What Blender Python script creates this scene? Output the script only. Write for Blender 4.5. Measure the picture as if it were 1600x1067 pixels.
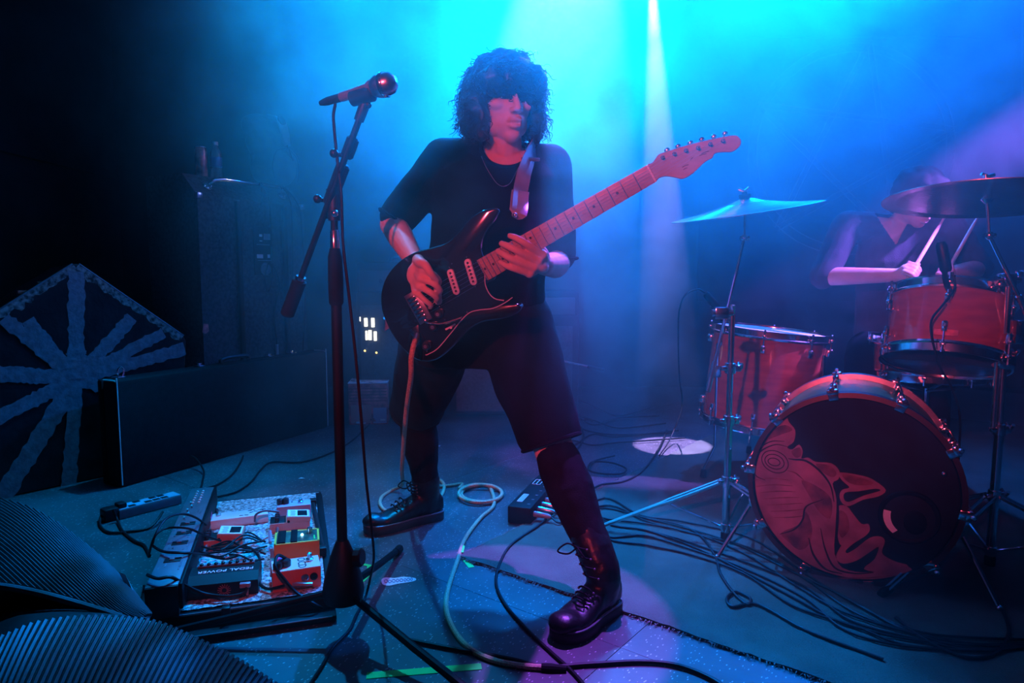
import bpy, bmesh, math, random
from mathutils import Vector, Matrix, noise

# ------------------------------------------------------------------ scene, camera, world, lights
for o in list(bpy.data.objects):
    bpy.data.objects.remove(o)
scene = bpy.context.scene
col = scene.collection
V = Vector
rnd = random.Random(7)

CAM_H = 0.87          # camera height above the stage floor
FPX = 1067.0          # focal length in pixels of the 1600 px wide frame (24 mm)
PITCH = math.atan(103.5 / FPX)
CAM = V((0, 0, CAM_H))
C_UP = V((0, math.sin(PITCH), math.cos(PITCH)))
C_FW = V((0, math.cos(PITCH), -math.sin(PITCH)))


def ray(px, py):
    return V(((px - 800) / FPX, 0, 0)) + C_UP * ((533.5 - py) / FPX) + C_FW


def P(px, py, y):                       # point on the sight line at world depth y
    d = ray(px, py)
    return CAM + d * (y / d.y)


def F(px, py, z=0.0):                   # point on the sight line at height z
    d = ray(px, py)
    return CAM + d * ((z - CAM_H) / d.z)


def PL(px, py, p0, n):                  # point on the sight line in a plane
    d = ray(px, py)
    return CAM + d * ((p0 - CAM).dot(n) / d.dot(n))


cam_data = bpy.data.cameras.new('camera')
cam_data.lens = 24.0
cam_data.sensor_width = 36.0
cam_data.clip_start = 0.02
cam = bpy.data.objects.new('camera', cam_data)
cam.location = CAM
cam.rotation_euler = (math.pi / 2 - PITCH, 0, 0)
col.objects.link(cam)
scene.camera = cam

world = bpy.data.worlds.new('world')
scene.world = world
world.use_nodes = True
world.node_tree.nodes['Background'].inputs[0].default_value = (0.10, 0.28, 1.0, 1)
world.node_tree.nodes['Background'].inputs[1].default_value = 0.0015

vs = scene.view_settings
scene.display_settings.display_device = 'sRGB'
vs.view_transform = 'Standard'
vs.look = 'None'
vs.exposure = 0.0
vs.gamma = 1.0
vs.use_curve_mapping = False
scene.cycles.use_denoising = True
scene.cycles.volume_bounces = 0
scene.cycles.max_bounces = 5
scene.cycles.volume_max_steps = 64


def spot(name, loc, aim, color, energy, angle, blend=0.3, size=0.05):
    ld = bpy.data.lights.new(name, 'SPOT')
    ld.color = color
    ld.energy = energy
    ld.spot_size = math.radians(angle)
    ld.spot_blend = blend
    ld.shadow_soft_size = size
    o = bpy.data.objects.new(name, ld)
    o.location = loc
    o.rotation_euler = (V(aim) - V(loc)).to_track_quat('-Z', 'Y').to_euler()
    col.objects.link(o)
    return o


BLUE = (0.0, 0.225, 1.0)
DEEP_BLUE = (0.0, 0.165, 1.0)
# stage lamps outside the frame, with added fill lamps among them
spot('blue_lamp_behind_guitarist', P(862, -22, 3.25), (0.20, 0.6, 1.95), BLUE, 1080, 108, 0.5, 0.05)
spot('added_blue_floor_fill', P(800, -75, 3.2), (-0.05, 1.80, 0.0), BLUE, 1250, 44, 0.45, 0.04)  # split off from the lamp behind, added to light the floor around the guitarist
spot('blue_lamp_over_drums', P(1290, -150, 4.3), (0.9, 2.4, 1.3), DEEP_BLUE, 1150, 96, 0.8, 0.06)
spot('added_blue_pedal_fill', V((-0.95, 3.2, 2.8)), (-0.85, 1.95, 0.1), (0.0, 0.36, 1.0), 560, 66, 0.8, 0.04)  # added fill for the pedals, case top and cabinet; no fixture of its own
spot('added_lilac_haze_fill', P(1330, -130, 3.9), P(700, 10, 3.4), (0.55, 0.48, 1.0), 150, 28, 0.8, 0.05)  # invented wash that puts pale lilac into the upper haze
spot('lilac_beam_lamp', P(1017, -71, 3.4), F(1050, 697), (0.52, 0.36, 1.0), 4600, 9.4, 0.06, 0.012)
spot('violet_lamp_right', P(1920, -60, 2.35), F(990, 725), (0.30, 0.12, 1.0), 1300, 18, 0.3, 0.04)
spot('violet_lamp_over_guitarist', V((0.28, 2.36, 2.6)), (-0.04, 1.67, 0.0), (0.36, 0.08, 1.0), 1300, 19.0, 0.04, 0.02)
spot('red_front_lamp', V((-1.2, -1.6, 1.8)), (0.28, 1.9, 1.24), (1.0, 0.070, 0.13), 420, 38, 0.5, 0.04)
spot('added_red_pedal_fill', V((0.10, -1.2, 2.7)), (-0.64, 2.05, 0.10), (1.0, 0.070, 0.10), 170, 11.5, 0.5, 0.04)  # second red front light, added to redden the pedal fronts

# ------------------------------------------------------------------ helpers: materials
def principled(name, color, rough=0.6, metal=0.0, noise_scale=None, noise_amt=0.25, bump=0.0, bump_scale=200.0,
               spec=0.5, coat=0.0, trans=0.0, sheen=0.0, alpha=1.0):
    m = bpy.data.materials.new(name)
    m.use_nodes = True
    nt = m.node_tree
    b = nt.nodes['Principled BSDF']
    b.inputs['Base Color'].default_value = (*color, 1)
    b.inputs['Roughness'].default_value = rough
    b.inputs['Metallic'].default_value = metal
    b.inputs['Specular IOR Level'].default_value = spec
    b.inputs['Coat Weight'].default_value = coat
    b.inputs['Transmission Weight'].default_value = trans
    b.inputs['Sheen Weight'].default_value = sheen
    b.inputs['Alpha'].default_value = alpha
    tc = nt.nodes.new('ShaderNodeTexCoord')
    if noise_scale:
        n = nt.nodes.new('ShaderNodeTexNoise')
        n.inputs['Scale'].default_value = noise_scale
        n.inputs['Detail'].default_value = 6
        nt.links.new(tc.outputs['Object'], n.inputs['Vector'])
        r = nt.nodes.new('ShaderNodeValToRGB')
        lo = tuple(max(0, c * (1 - noise_amt)) for c in color)
        hi = tuple(min(1, c * (1 + noise_amt)) for c in color)
        r.color_ramp.elements[0].position = 0.35
        r.color_ramp.elements[0].color = (*lo, 1)
        r.color_ramp.elements[1].position = 0.65
        r.color_ramp.elements[1].color = (*hi, 1)
        nt.links.new(n.outputs['Fac'], r.inputs['Fac'])
        nt.links.new(r.outputs['Color'], b.inputs['Base Color'])
    if bump:
        n2 = nt.nodes.new('ShaderNodeTexNoise')
        n2.inputs['Scale'].default_value = bump_scale
        n2.inputs['Detail'].default_value = 3
        nt.links.new(tc.outputs['Object'], n2.inputs['Vector'])
        bp = nt.nodes.new('ShaderNodeBump')
        bp.inputs['Strength'].default_value = bump
        bp.inputs['Distance'].default_value = 0.004
        nt.links.new(n2.outputs['Fac'], bp.inputs['Height'])
        nt.links.new(bp.outputs['Normal'], b.inputs['Normal'])
    return m


def m_floor():
    m = principled('speckled_vinyl', (0.20, 0.21, 0.22), 0.42, bump=0.12, bump_scale=40)
    nt = m.node_tree
    b = nt.nodes['Principled BSDF']
    tc = [n for n in nt.nodes if n.type == 'TEX_COORD'][0]
    vo = nt.nodes.new('ShaderNodeTexVoronoi')
    vo.inputs['Scale'].default_value = 170
    mp = nt.nodes.new('ShaderNodeMapping')
    mp.inputs['Scale'].default_value = (1.0, 0.45, 1)
    mp.inputs['Rotation'].default_value = (0, 0, 0.7)
    nt.links.new(tc.outputs['Object'], mp.inputs['Vector'])
    nt.links.new(mp.outputs['Vector'], vo.inputs['Vector'])
    lt = nt.nodes.new('ShaderNodeMath'); lt.operation = 'LESS_THAN'; lt.inputs[1].default_value = 0.24
    nt.links.new(vo.outputs['Distance'], lt.inputs[0])
    sp = nt.nodes.new('ShaderNodeSeparateColor')
    nt.links.new(vo.outputs['Color'], sp.inputs['Color'])
    gt = nt.nodes.new('ShaderNodeMath'); gt.operation = 'GREATER_THAN'; gt.inputs[1].default_value = 0.62
    nt.links.new(sp.outputs['Red'], gt.inputs[0])
    mu = nt.nodes.new('ShaderNodeMath'); mu.operation = 'MULTIPLY'
    nt.links.new(lt.outputs[0], mu.inputs[0]); nt.links.new(gt.outputs[0], mu.inputs[1])
    no = nt.nodes.new('ShaderNodeTexNoise'); no.inputs['Scale'].default_value = 3.5; no.inputs['Detail'].default_value = 8
    nt.links.new(tc.outputs['Object'], no.inputs['Vector'])
    rp = nt.nodes.new('ShaderNodeValToRGB')
    rp.color_ramp.elements[0].position = 0.3; rp.color_ramp.elements[0].color = (0.035, 0.036, 0.038, 1)
    rp.color_ramp.elements[1].position = 0.7; rp.color_ramp.elements[1].color = (0.10, 0.102, 0.105, 1)
    nt.links.new(no.outputs['Fac'], rp.inputs['Fac'])
    mx = nt.nodes.new('ShaderNodeMix'); mx.data_type = 'RGBA'
    nt.links.new(mu.outputs[0], mx.inputs['Factor'])
    nt.links.new(rp.outputs['Color'], mx.inputs['A'])
    mx.inputs['B'].default_value = (0.40, 0.40, 0.39, 1)
    nt.links.new(mx.outputs['Result'], b.inputs['Base Color'])
    return m


def m_wood(name, c1, c2, scale=6.0, rough=0.35, axis=(1, 12, 12), coat=0.3):
    m = principled(name, c1, rough, coat=coat)
    nt = m.node_tree
    b = nt.nodes['Principled BSDF']
    tc = [n for n in nt.nodes if n.type == 'TEX_COORD'][0]
    mp = nt.nodes.new('ShaderNodeMapping'); mp.inputs['Scale'].default_value = axis
    nt.links.new(tc.outputs['Object'], mp.inputs['Vector'])
    n = nt.nodes.new('ShaderNodeTexNoise'); n.inputs['Scale'].default_value = scale; n.inputs['Detail'].default_value = 5
    nt.links.new(mp.outputs['Vector'], n.inputs['Vector'])
    r = nt.nodes.new('ShaderNodeValToRGB')
    r.color_ramp.elements[0].position = 0.3; r.color_ramp.elements[0].color = (*c1, 1)
    r.color_ramp.elements[1].position = 0.7; r.color_ramp.elements[1].color = (*c2, 1)
    nt.links.new(n.outputs['Fac'], r.inputs['Fac'])
    nt.links.new(r.outputs['Color'], b.inputs['Base Color'])
    return m


M = {}
M['floor'] = m_floor()
M['slab'] = principled('dark_subfloor', (0.02, 0.02, 0.022), 0.8, noise_scale=5)
M['wall'] = principled('black_wall_paint', (0.018, 0.019, 0.022), 0.75, noise_scale=2.5, noise_amt=0.5, bump=0.2, bump_scale=30)
M['rug'] = principled('worn_grey_carpet', (0.085, 0.10, 0.08), 0.95, noise_scale=5, noise_amt=0.18, bump=0.9, bump_scale=260, spec=0.1)
M['rugedge'] = principled('carpet_fringe', (0.20, 0.20, 0.19), 0.95, noise_scale=30, spec=0.1)
M['black'] = principled('black_plastic', (0.007, 0.007, 0.008), 0.45, spec=0.3, noise_scale=20)
M['blackmat'] = principled('matte_black_steel', (0.003, 0.003, 0.004), 0.55, spec=0.15, noise_scale=12)
M['blackgloss'] = principled('black_gloss_lacquer', (0.006, 0.006, 0.008), 0.12, coat=1.0, noise_scale=3)
M['rubber'] = principled('black_rubber', (0.0035, 0.0035, 0.004), 0.75, spec=0.15, noise_scale=15)
M['cable'] = principled('black_cable_rubber', (0.006, 0.006, 0.007), 0.5, spec=0.2, noise_scale=10)
M['tolex'] = principled('black_tolex', (0.005, 0.005, 0.006), 0.6, spec=0.2, noise_scale=40, noise_amt=0.4, bump=0.8, bump_scale=500)
M['carpetcab'] = principled('black_textured_cabinet_covering', (0.050, 0.050, 0.054), 0.75, noise_scale=60, noise_amt=0.4, bump=0.9, bump_scale=420)
M['chrome'] = principled('chrome', (0.78, 0.78, 0.80), 0.12, 1.0, noise_scale=6, noise_amt=0.06)
M['steel'] = principled('brushed_steel', (0.55, 0.55, 0.57), 0.28, 1.0, noise_scale=30, noise_amt=0.15)
M['bronze'] = principled('cymbal_bronze', (0.62, 0.60, 0.46), 0.26, 1.0, noise_scale=8, noise_amt=0.12, bump=0.15, bump_scale=80)
M['skin'] = principled('skin', (0.66, 0.42, 0.33), 0.5, noise_scale=25, noise_amt=0.08, spec=0.35)
M['hair'] = principled('dark_hair', (0.010, 0.010, 0.011), 0.42, noise_scale=30, noise_amt=0.3, spec=0.2)
M['shirt'] = principled('black_cotton', (0.003, 0.003, 0.004), 0.85, noise_scale=25, bump=0.3, bump_scale=300, spec=0.06)
M['shorts'] = principled('charcoal_shorts', (0.006, 0.007, 0.010), 0.85, noise_scale=18, bump=0.3, bump_scale=250, spec=0.12)
M['sock'] = principled('black_sock', (0.008, 0.008, 0.010), 0.9, noise_scale=40, bump=0.3, bump_scale=400, spec=0.1)
M['leather'] = principled('black_boot_leather', (0.007, 0.007, 0.008), 0.36, spec=0.4, noise_scale=14, bump=0.35, bump_scale=60)
M['sole'] = principled('boot_sole_rubber', (0.016, 0.016, 0.017), 0.55, noise_scale=10)
M['white'] = principled('off_white_plastic', (0.72, 0.70, 0.64), 0.4, noise_scale=12, noise_amt=0.06)
M['paper'] = principled('white_paper', (0.78, 0.78, 0.76), 0.8, noise_scale=10, noise_amt=0.06)
M['pickguardedge'] = principled('white_ply_edge', (0.6, 0.58, 0.58), 0.4, noise_scale=8, noise_amt=0.05)
M['maple'] = m_wood('maple_neck', (0.36, 0.25, 0.17), (0.46, 0.33, 0.23))
M['drumred'] = m_wood('red_stained_drum_shell', (0.30, 0.040, 0.022), (0.46, 0.075, 0.035), 4, 0.18, (3, 3, 14), 0.8)
M['drumgreen'] = principled('polished_kick_shell', (0.02, 0.26, 0.11), 0.35, 0.0, spec=0.25, coat=0.05, noise_scale=4, noise_amt=0.1)
M['hoopwood'] = principled('dark_red_hoop', (0.022, 0.006, 0.006), 0.4, noise_scale=8, coat=0.2)
M['drumhead'] = principled('coated_drum_head', (0.70, 0.70, 0.68), 0.6, noise_scale=6, noise_amt=0.06)
M['blackhead'] = principled('black_drum_head', (0.005, 0.005, 0.006), 0.6, spec=0.2, noise_scale=6)
M['clearhead'] = principled('hazy_drum_head', (0.10, 0.12, 0.13), 0.25, noise_scale=5, noise_amt=0.2)
M['printred'] = principled('faded_red_print', (0.27, 0.11, 0.13), 0.7, noise_scale=14, noise_amt=0.35)
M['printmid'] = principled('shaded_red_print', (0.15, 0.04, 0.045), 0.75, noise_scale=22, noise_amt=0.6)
M['tape'] = principled('grey_duct_tape', (0.11, 0.12, 0.135), 0.5, noise_scale=40, noise_amt=0.25, bump=0.5, bump_scale=90)
M['vinylbag'] = principled('worn_black_vinyl', (0.006, 0.006, 0.007), 0.5, spec=0.2, noise_scale=9, noise_amt=0.6, bump=0.4, bump_scale=40)
M['dust'] = principled('dusty_scuffed_edge', (0.13, 0.125, 0.11), 0.9, noise_scale=60, noise_amt=0.9)
M['green'] = principled('fluorescent_green_tape', (0.05, 0.85, 0.12), 0.55, noise_scale=20, noise_amt=0.08)
M['pink'] = principled('pink_plastic', (0.90, 0.10, 0.38), 0.5, noise_scale=20, noise_amt=0.08)
M['boardcarpet'] = principled('pedalboard_carpet', (0.42, 0.46, 0.42), 0.95, noise_scale=120, noise_amt=0.75, bump=1.0, bump_scale=350, spec=0.1)
M['greymetal'] = principled('grey_painted_metal', (0.11, 0.12, 0.13), 0.4, noise_scale=15, noise_amt=0.15)
M['pedalred'] = principled('red_orange_pedal', (0.62, 0.16, 0.10), 0.4, noise_scale=15, noise_amt=0.06)
M['pedalorange'] = principled('orange_pedal', (0.72, 0.23, 0.03), 0.4, noise_scale=15, noise_amt=0.06)
M['pedalpink'] = principled('salmon_pedal', (0.62, 0.30, 0.24), 0.4, noise_scale=15, noise_amt=0.06)
M['pedallilac'] = principled('pale_grey_pedal', (0.42, 0.42, 0.52), 0.4, noise_scale=15, noise_amt=0.06)
M['amber'] = principled('braided_tan_cable', (0.46, 0.30, 0.17), 0.7, noise_scale=300, noise_amt=0.35)
M['can'] = principled('red_and_silver_can', (0.55, 0.10, 0.09), 0.3, 0.4, noise_scale=14, noise_amt=0.9)
M['aluminium'] = principled('aluminium', (0.75, 0.76, 0.78), 0.3, 1.0, noise_scale=10, noise_amt=0.08)
M['pet'] = principled('clear_plastic_bottle', (0.85, 0.9, 0.95), 0.08, trans=0.9, noise_scale=6, noise_amt=0.02)
M['petlabel'] = principled('bottle_label', (0.06, 0.10, 0.25), 0.5, noise_scale=20)
M['strap'] = principled('satin_strap', (0.25, 0.26, 0.28), 0.28, noise_scale=20, noise_amt=0.2)
M['strapend'] = principled('leather_strap_end', (0.30, 0.30, 0.31), 0.35, noise_scale=20, noise_amt=0.2)
M['grille'] = principled('black_grille_rib', (0.030, 0.031, 0.034), 0.48, noise_scale=30)
M['bag'] = principled('black_nylon_backpack', (0.055, 0.057, 0.062), 0.7, noise_scale=20, bump=0.5, bump_scale=150)
M['cartonred'] = principled('red_printed_carton', (0.62, 0.16, 0.15), 0.65, noise_scale=25, noise_amt=0.5)
M['stick'] = principled('hickory_drumstick', (0.62, 0.45, 0.28), 0.5, noise_scale=20, noise_amt=0.1)
M['drummer_shirt'] = principled('dark_blue_grey_shirt', (0.030, 0.030, 0.038), 0.85, noise_scale=20, bump=0.3, bump_scale=250)
M['banner'] = principled('black_banner_cloth', (0.02, 0.02, 0.024), 0.85, noise_scale=6, noise_amt=0.3)
M['bannerprint'] = principled('grey_banner_print', (0.22, 0.22, 0.23), 0.8, noise_scale=30, noise_amt=0.3)
M['micbody'] = principled('mic_grey_metal', (0.30, 0.31, 0.33), 0.32, 0.6, noise_scale=20, noise_amt=0.1)
M['drummer_hair'] = principled('dark_brown_hair', (0.02, 0.016, 0.014), 0.8, noise_scale=30, noise_amt=0.3, spec=0.1)
M['knob'] = principled('black_knob', (0.02, 0.02, 0.022), 0.3, noise_scale=20)


def glow(name, color, strength):
    m = principled(name, color, 0.4, noise_scale=5, noise_amt=0.05)
    b = m.node_tree.nodes['Principled BSDF']
    b.inputs['Emission Color'].default_value = (*color, 1)
    b.inputs['Emission Strength'].default_value = strength
    return m


M['led_white'] = glow('white_indicator_light', (1.0, 0.95, 0.75), 4.0)
M['led_yellow'] = glow('yellow_indicator_light', (1.0, 0.75, 0.2), 3.0)
M['led_blue'] = glow('blue_indicator_light', (0.3, 0.7, 1.0), 6.0)


# ------------------------------------------------------------------ helpers: mesh building
def frame(origin, x, y=None, z=None):
    """4x4 matrix from an origin and two axes (x with y, or x with z)."""
    x = V(x).normalized()
    if y is not None:
        z = x.cross(V(y)).normalized()
        y = z.cross(x)
    else:
        z = V(z).normalized()
        y = z.cross(x).normalized()
        x = y.cross(z)
    m = Matrix((x, y, z)).transposed().to_4x4()
    m.translation = V(origin)
    return m


def rotz(origin, a):
    return Matrix.Translation(V(origin)) @ Matrix.Rotation(a, 4, 'Z')


def catmull(pts, n=6, closed=False):
    pts = [V(p) for p in pts]
    if len(pts) < 3:
        return pts
    out = []
    N = len(pts)
    for i in range(N if closed else N - 1):
        if closed:
            p0, p1, p2, p3 = pts[i - 1], pts[i], pts[(i + 1) % N], pts[(i + 2) % N]
        else:
            p1, p2 = pts[i], pts[i + 1]
            p0 = pts[i - 1] if i else p1 * 2 - p2
            p3 = pts[i + 2] if i + 2 < N else p2 * 2 - p1
        for k in range(n):
            t = k / n
            out.append(0.5 * ((2 * p1) + (p2 - p0) * t + (2 * p0 - 5 * p1 + 4 * p2 - p3) * t * t
                              + (3 * p1 - p0 - 3 * p2 + p3) * t ** 3))
    if not closed:
        out.append(pts[-1])
    return out


class MB:
    def __init__(self, m=None):
        self.v, self.f, self.m = [], [], (m or Matrix.Identity(4))

    def add(self, verts, faces):
        n = len(self.v)
        self.v += [self.m @ V(p) for p in verts]
        self.f += [tuple(i + n for i in f) for f in faces]
        return self

    def box(self, c, s, b=0.0, m=None):
        """box centred at c with full sizes s and a chamfer b."""
        h = [x / 2 for x in s]
        b = min(b, min(h) * 0.9)
        T = m or Matrix.Identity(4)
        if b <= 0:
            vs_ = [(sx * h[0], sy * h[1], sz * h[2]) for sx in (-1, 1) for sy in (-1, 1) for sz in (-1, 1)]
            fs = [(0, 1, 3, 2), (4, 6, 7, 5), (0, 4, 5, 1), (2, 3, 7, 6), (0, 2, 6, 4), (1, 5, 7, 3)]
        else:
            bm = bmesh.new()
            bmesh.ops.create_cube(bm, size=1)
            for v in bm.verts:
                v.co = V((v.co.x * s[0], v.co.y * s[1], v.co.z * s[2]))
            bmesh.ops.bevel(bm, geom=bm.edges[:], offset=b, segments=2, affect='EDGES', profile=0.5)
            bm.verts.index_update()
            vs_ = [v.co.copy() for v in bm.verts]
            fs = [tuple(v.index for v in f.verts) for f in bm.faces]
            bm.free()
        return self.add([T @ (V(p)) + (T.to_3x3() @ V(c) - T.to_3x3() @ V(c)) + V(c) if m is None else (T @ (V(p) + V(c))) for p in vs_], fs)

    def tube(self, pts, r, n=8, cap=True, flat=1.0):
        """tube through pts; r is a number or a list of radii."""
        pts = [V(p) for p in pts]
        N = len(pts)
        rs = r if isinstance(r, (list, tuple)) else [r] * N
        vs_, fs = [], []
        t0 = (pts[1] - pts[0]).normalized()
        up = V((0, 0, 1)) if abs(t0.z) < 0.9 else V((1, 0, 0))
        nrm = (up - t0 * up.dot(t0)).normalized()
        for i in range(N):
            if i == 0:
                t = pts[1] - pts[0]
            elif i == N - 1:
                t = pts[-1] - pts[-2]
            else:
                t = (pts[i + 1] - pts[i - 1])
            if t.length < 1e-9:
                t = t0
            t = t.normalized()
            nn = nrm - t * nrm.dot(t)
            nrm = nn.normalized() if nn.length > 1e-6 else nrm
            bi = t.cross(nrm)
            for k in range(n):
                a = 2 * math.pi * k / n
                vs_.append(pts[i] + (nrm * math.cos(a) * flat + bi * math.sin(a)) * rs[i])
        for i in range(N - 1):
            for k in range(n):
                a, b = i * n + k, i * n + (k + 1) % n
                fs.append((a, b, b + n, a + n))
        if cap:
            fs.append(tuple(range(n - 1, -1, -1)))
            fs.append(tuple(range((N - 1) * n, N * n)))
        return self.add(vs_, fs)

    def lathe(self, prof, n=24, m=None, closed=False):
        """profile of (radius, height) pairs turned about local z."""
        T = m or Matrix.Identity(4)
        vs_, fs = [], []
        for r, z in prof:
            for k in range(n):
                a = 2 * math.pi * k / n
                vs_.append(T @ V((r * math.cos(a), r * math.sin(a), z)))
        L = len(prof)
        for i in range(L if closed else L - 1):
            j = (i + 1) % L
            for k in range(n):
                k2 = (k + 1) % n
                fs.append((i * n + k, i * n + k2, j * n + k2, j * n + k))
        if not closed:
            if prof[0][0] > 1e-6:
                fs.append(tuple(range(n - 1, -1, -1)))
            if prof[-1][0] > 1e-6:
                fs.append(tuple(range((L - 1) * n, L * n)))
        return self.add(vs_, fs)

    def cyl(self, a, b, r, r2=None, n=16):
        return self.tube([a, b], [r, r if r2 is None else r2], n)

    def prism(self, poly, z0, z1, m=None, inset=0.0):
        """extruded polygon (list of xy) between z0 and z1, optional bevelled top and bottom edge."""
        T = m or Matrix.Identity(4)
        n = len(poly)
        A = sum(poly[i][0] * poly[(i + 1) % n][1] - poly[(i + 1) % n][0] * poly[i][1] for i in range(n))
        if A < 0:
            poly = poly[::-1]
        rings = []
        if inset > 0:
            ins = offset_poly(poly, -inset)
            rings = [(ins, z0), (poly, z0 + inset), (poly, z1 - inset), (ins, z1)]
        else:
            rings = [(poly, z0), (poly, z1)]
        vs_, fs = [], []
        for pl, z in rings:
            vs_ += [T @ V((p[0], p[1], z)) for p in pl]
        for i in range(len(rings) - 1):
            for k in range(n):
                k2 = (k + 1) % n
                fs.append((i * n + k, i * n + k2, (i + 1) * n + k2, (i + 1) * n + k))
        fs.append(tuple(range(n - 1, -1, -1)))
        fs.append(tuple(range((len(rings) - 1) * n, len(rings) * n)))
        return self.add(vs_, fs)

    def ball(self, c, r, n=12, m=None, rings=8):
        T = m or Matrix.Identity(4)
        r = r if isinstance(r, (list, tuple)) else (r, r, r)
        vs_, fs = [], []
        for i in range(1, rings):
            th = math.pi * i / rings
            for k in range(n):
                a = 2 * math.pi * k / n
                vs_.append(V(c) + T.to_3x3() @ V((r[0] * math.sin(th) * math.cos(a), r[1] * math.sin(th) * math.sin(a), r[2] * math.cos(th))))
        for i in range(rings - 2):
            for k in range(n):
                k2 = (k + 1) % n
                fs.append((i * n + k, (i + 1) * n + k, (i + 1) * n + k2, i * n + k2))
        t = len(vs_)
        vs_ += [V(c) + T.to_3x3() @ V((0, 0, r[2])), V(c) + T.to_3x3() @ V((0, 0, -r[2]))]
        for k in range(n):
            k2 = (k + 1) % n
            fs.append((t, k, k2))
            b = (rings - 2) * n
            fs.append((t + 1, b + k2, b + k))
        return self.add(vs_, fs)

    def loft(self, rings, n=20, power=2.0):
        """closed loft of elliptical rings: (centre, ax, ay) with ax, ay half-axis vectors."""
        vs_, fs = [], []
        for c, ax, ay in rings:
            for k in range(n):
                a = 2 * math.pi * k / n
                ca, sa = math.cos(a), math.sin(a)
                e = 2.0 / power
                ca = math.copysign(abs(ca) ** e, ca)
                sa = math.copysign(abs(sa) ** e, sa)
                vs_.append(V(c) + V(ax) * ca + V(ay) * sa)
        L = len(rings)
        for i in range(L - 1):
            for k in range(n):
                k2 = (k + 1) % n
                fs.append((i * n + k, i * n + k2, (i + 1) * n + k2, (i + 1) * n + k))
        fs.append(tuple(range(n - 1, -1, -1)))
        fs.append(tuple(range((L - 1) * n, L * n)))
        return self.add(vs_, fs)


def offset_poly(poly, d):
    n = len(poly)
    out = []
    for i in range(n):
        p0, p1, p2 = V(poly[i - 1][:2]), V(poly[i][:2]), V(poly[(i + 1) % n][:2])
        e1, e2 = (p1 - p0), (p2 - p1)
        e1 = e1.normalized() if e1.length > 1e-9 else V((1, 0))
        e2 = e2.normalized() if e2.length > 1e-9 else e1
        n1, n2 = V((e1.y, -e1.x)), V((e2.y, -e2.x))
        b = n1 + n2
        b = b.normalized() if b.length > 1e-6 else n1
        k = d / max(0.5, b.dot(n1))
        out.append((p1.x + b.x * k, p1.y + b.y * k))
    return out


def smooth2d(pts, n=5, closed=True):
    return [(p.x, p.y) for p in catmull([V((p[0], p[1], 0)) for p in pts], n, closed)]


def link(o, parent=None):
    col.objects.link(o)
    if parent is not None:
        o.parent = parent
        o.matrix_parent_inverse = Matrix.Translation(parent.location).inverted()
    return o


def obj(name, mb, mat, parent=None, smooth=True, angle=35, kind=None):
    me = bpy.data.meshes.new(name)
    me.from_pydata([tuple(p) for p in mb.v], [], mb.f)
    me.validate()
    bm = bmesh.new()
    bm.from_mesh(me)
    bmesh.ops.recalc_face_normals(bm, faces=bm.faces[:])
    for f in bm.faces:
        f.smooth = smooth
    if smooth:
        lim = math.radians(angle)
        for e in bm.edges:
            if len(e.link_faces) != 2 or e.calc_face_angle(0) > lim:
                e.smooth = False
    bm.to_mesh(me)
    bm.free()
    me.materials.append(M[mat] if isinstance(mat, str) else mat)
    o = bpy.data.objects.new(name, me)
    link(o, parent)
    if kind:
        o['kind'] = kind
    return o


def tag(o, label, cat, group=None):
    o['label'] = label
    o['category'] = cat
    if group:
        o['group'] = group
    return o


def thing(name, loc, label, cat, group=None):
    o = bpy.data.objects.new(name, None)
    o.empty_display_size = 0.05
    o.location = V(loc)
    col.objects.link(o)
    return tag(o, label, cat, group)


def struct(name, mb, mat, smooth=False):
    return obj(name, mb, mat, None, smooth, kind='structure')


def remesh(name, mb, mat, parent, voxel, iters=4, factor=0.5, fn=None, kind=None):
    """fuse overlapping closed shapes into one continuous skin."""
    me = bpy.data.meshes.new(name + '_raw')
    me.from_pydata([tuple(p) for p in mb.v], [], mb.f)
    bm = bmesh.new(); bm.from_mesh(me)
    bmesh.ops.recalc_face_normals(bm, faces=bm.faces[:])
    bm.to_mesh(me); bm.free()
    t = bpy.data.objects.new(name + '_raw', me)
    col.objects.link(t)
    r = t.modifiers.new('r', 'REMESH'); r.mode = 'VOXEL'; r.voxel_size = voxel
    s = t.modifiers.new('s', 'SMOOTH'); s.factor = factor; s.iterations = iters
    dg = bpy.context.evaluated_depsgraph_get()
    dg.update()
    me2 = bpy.data.meshes.new_from_object(t.evaluated_get(dg))
    bpy.data.objects.remove(t)
    bpy.data.meshes.remove(me)
    me2.name = name
    if fn:
        pn = [(v.co.copy(), v.normal.copy()) for v in me2.vertices]
        flat = []
        for c_, n_ in pn:
            flat.extend(fn(c_, n_))
        me2.vertices.foreach_set('co', flat)
        me2.update()
    for p in me2.polygons:
        p.use_smooth = True
    me2.materials.clear()
    me2.materials.append(M[mat] if isinstance(mat, str) else mat)
    o = bpy.data.objects.new(name, me2)
    link(o, parent)
    if kind:
        o['kind'] = kind
    return o


def limb(mb, pts, radii, n=16, sub=4):
    """smooth tapering limb through joints."""
    P4 = catmull(pts, sub)
    R = []
    for i in range(len(pts) - 1):
        for k in range(sub):
            t = k / sub
            R.append(radii[i] * (1 - t) + radii[i + 1] * t)
    R.append(radii[-1])
    mb.tube(P4, R, n)
    mb.ball(P4[0], R[0], n, rings=8)
    mb.ball(P4[-1], R[-1], n, rings=8)

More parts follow.
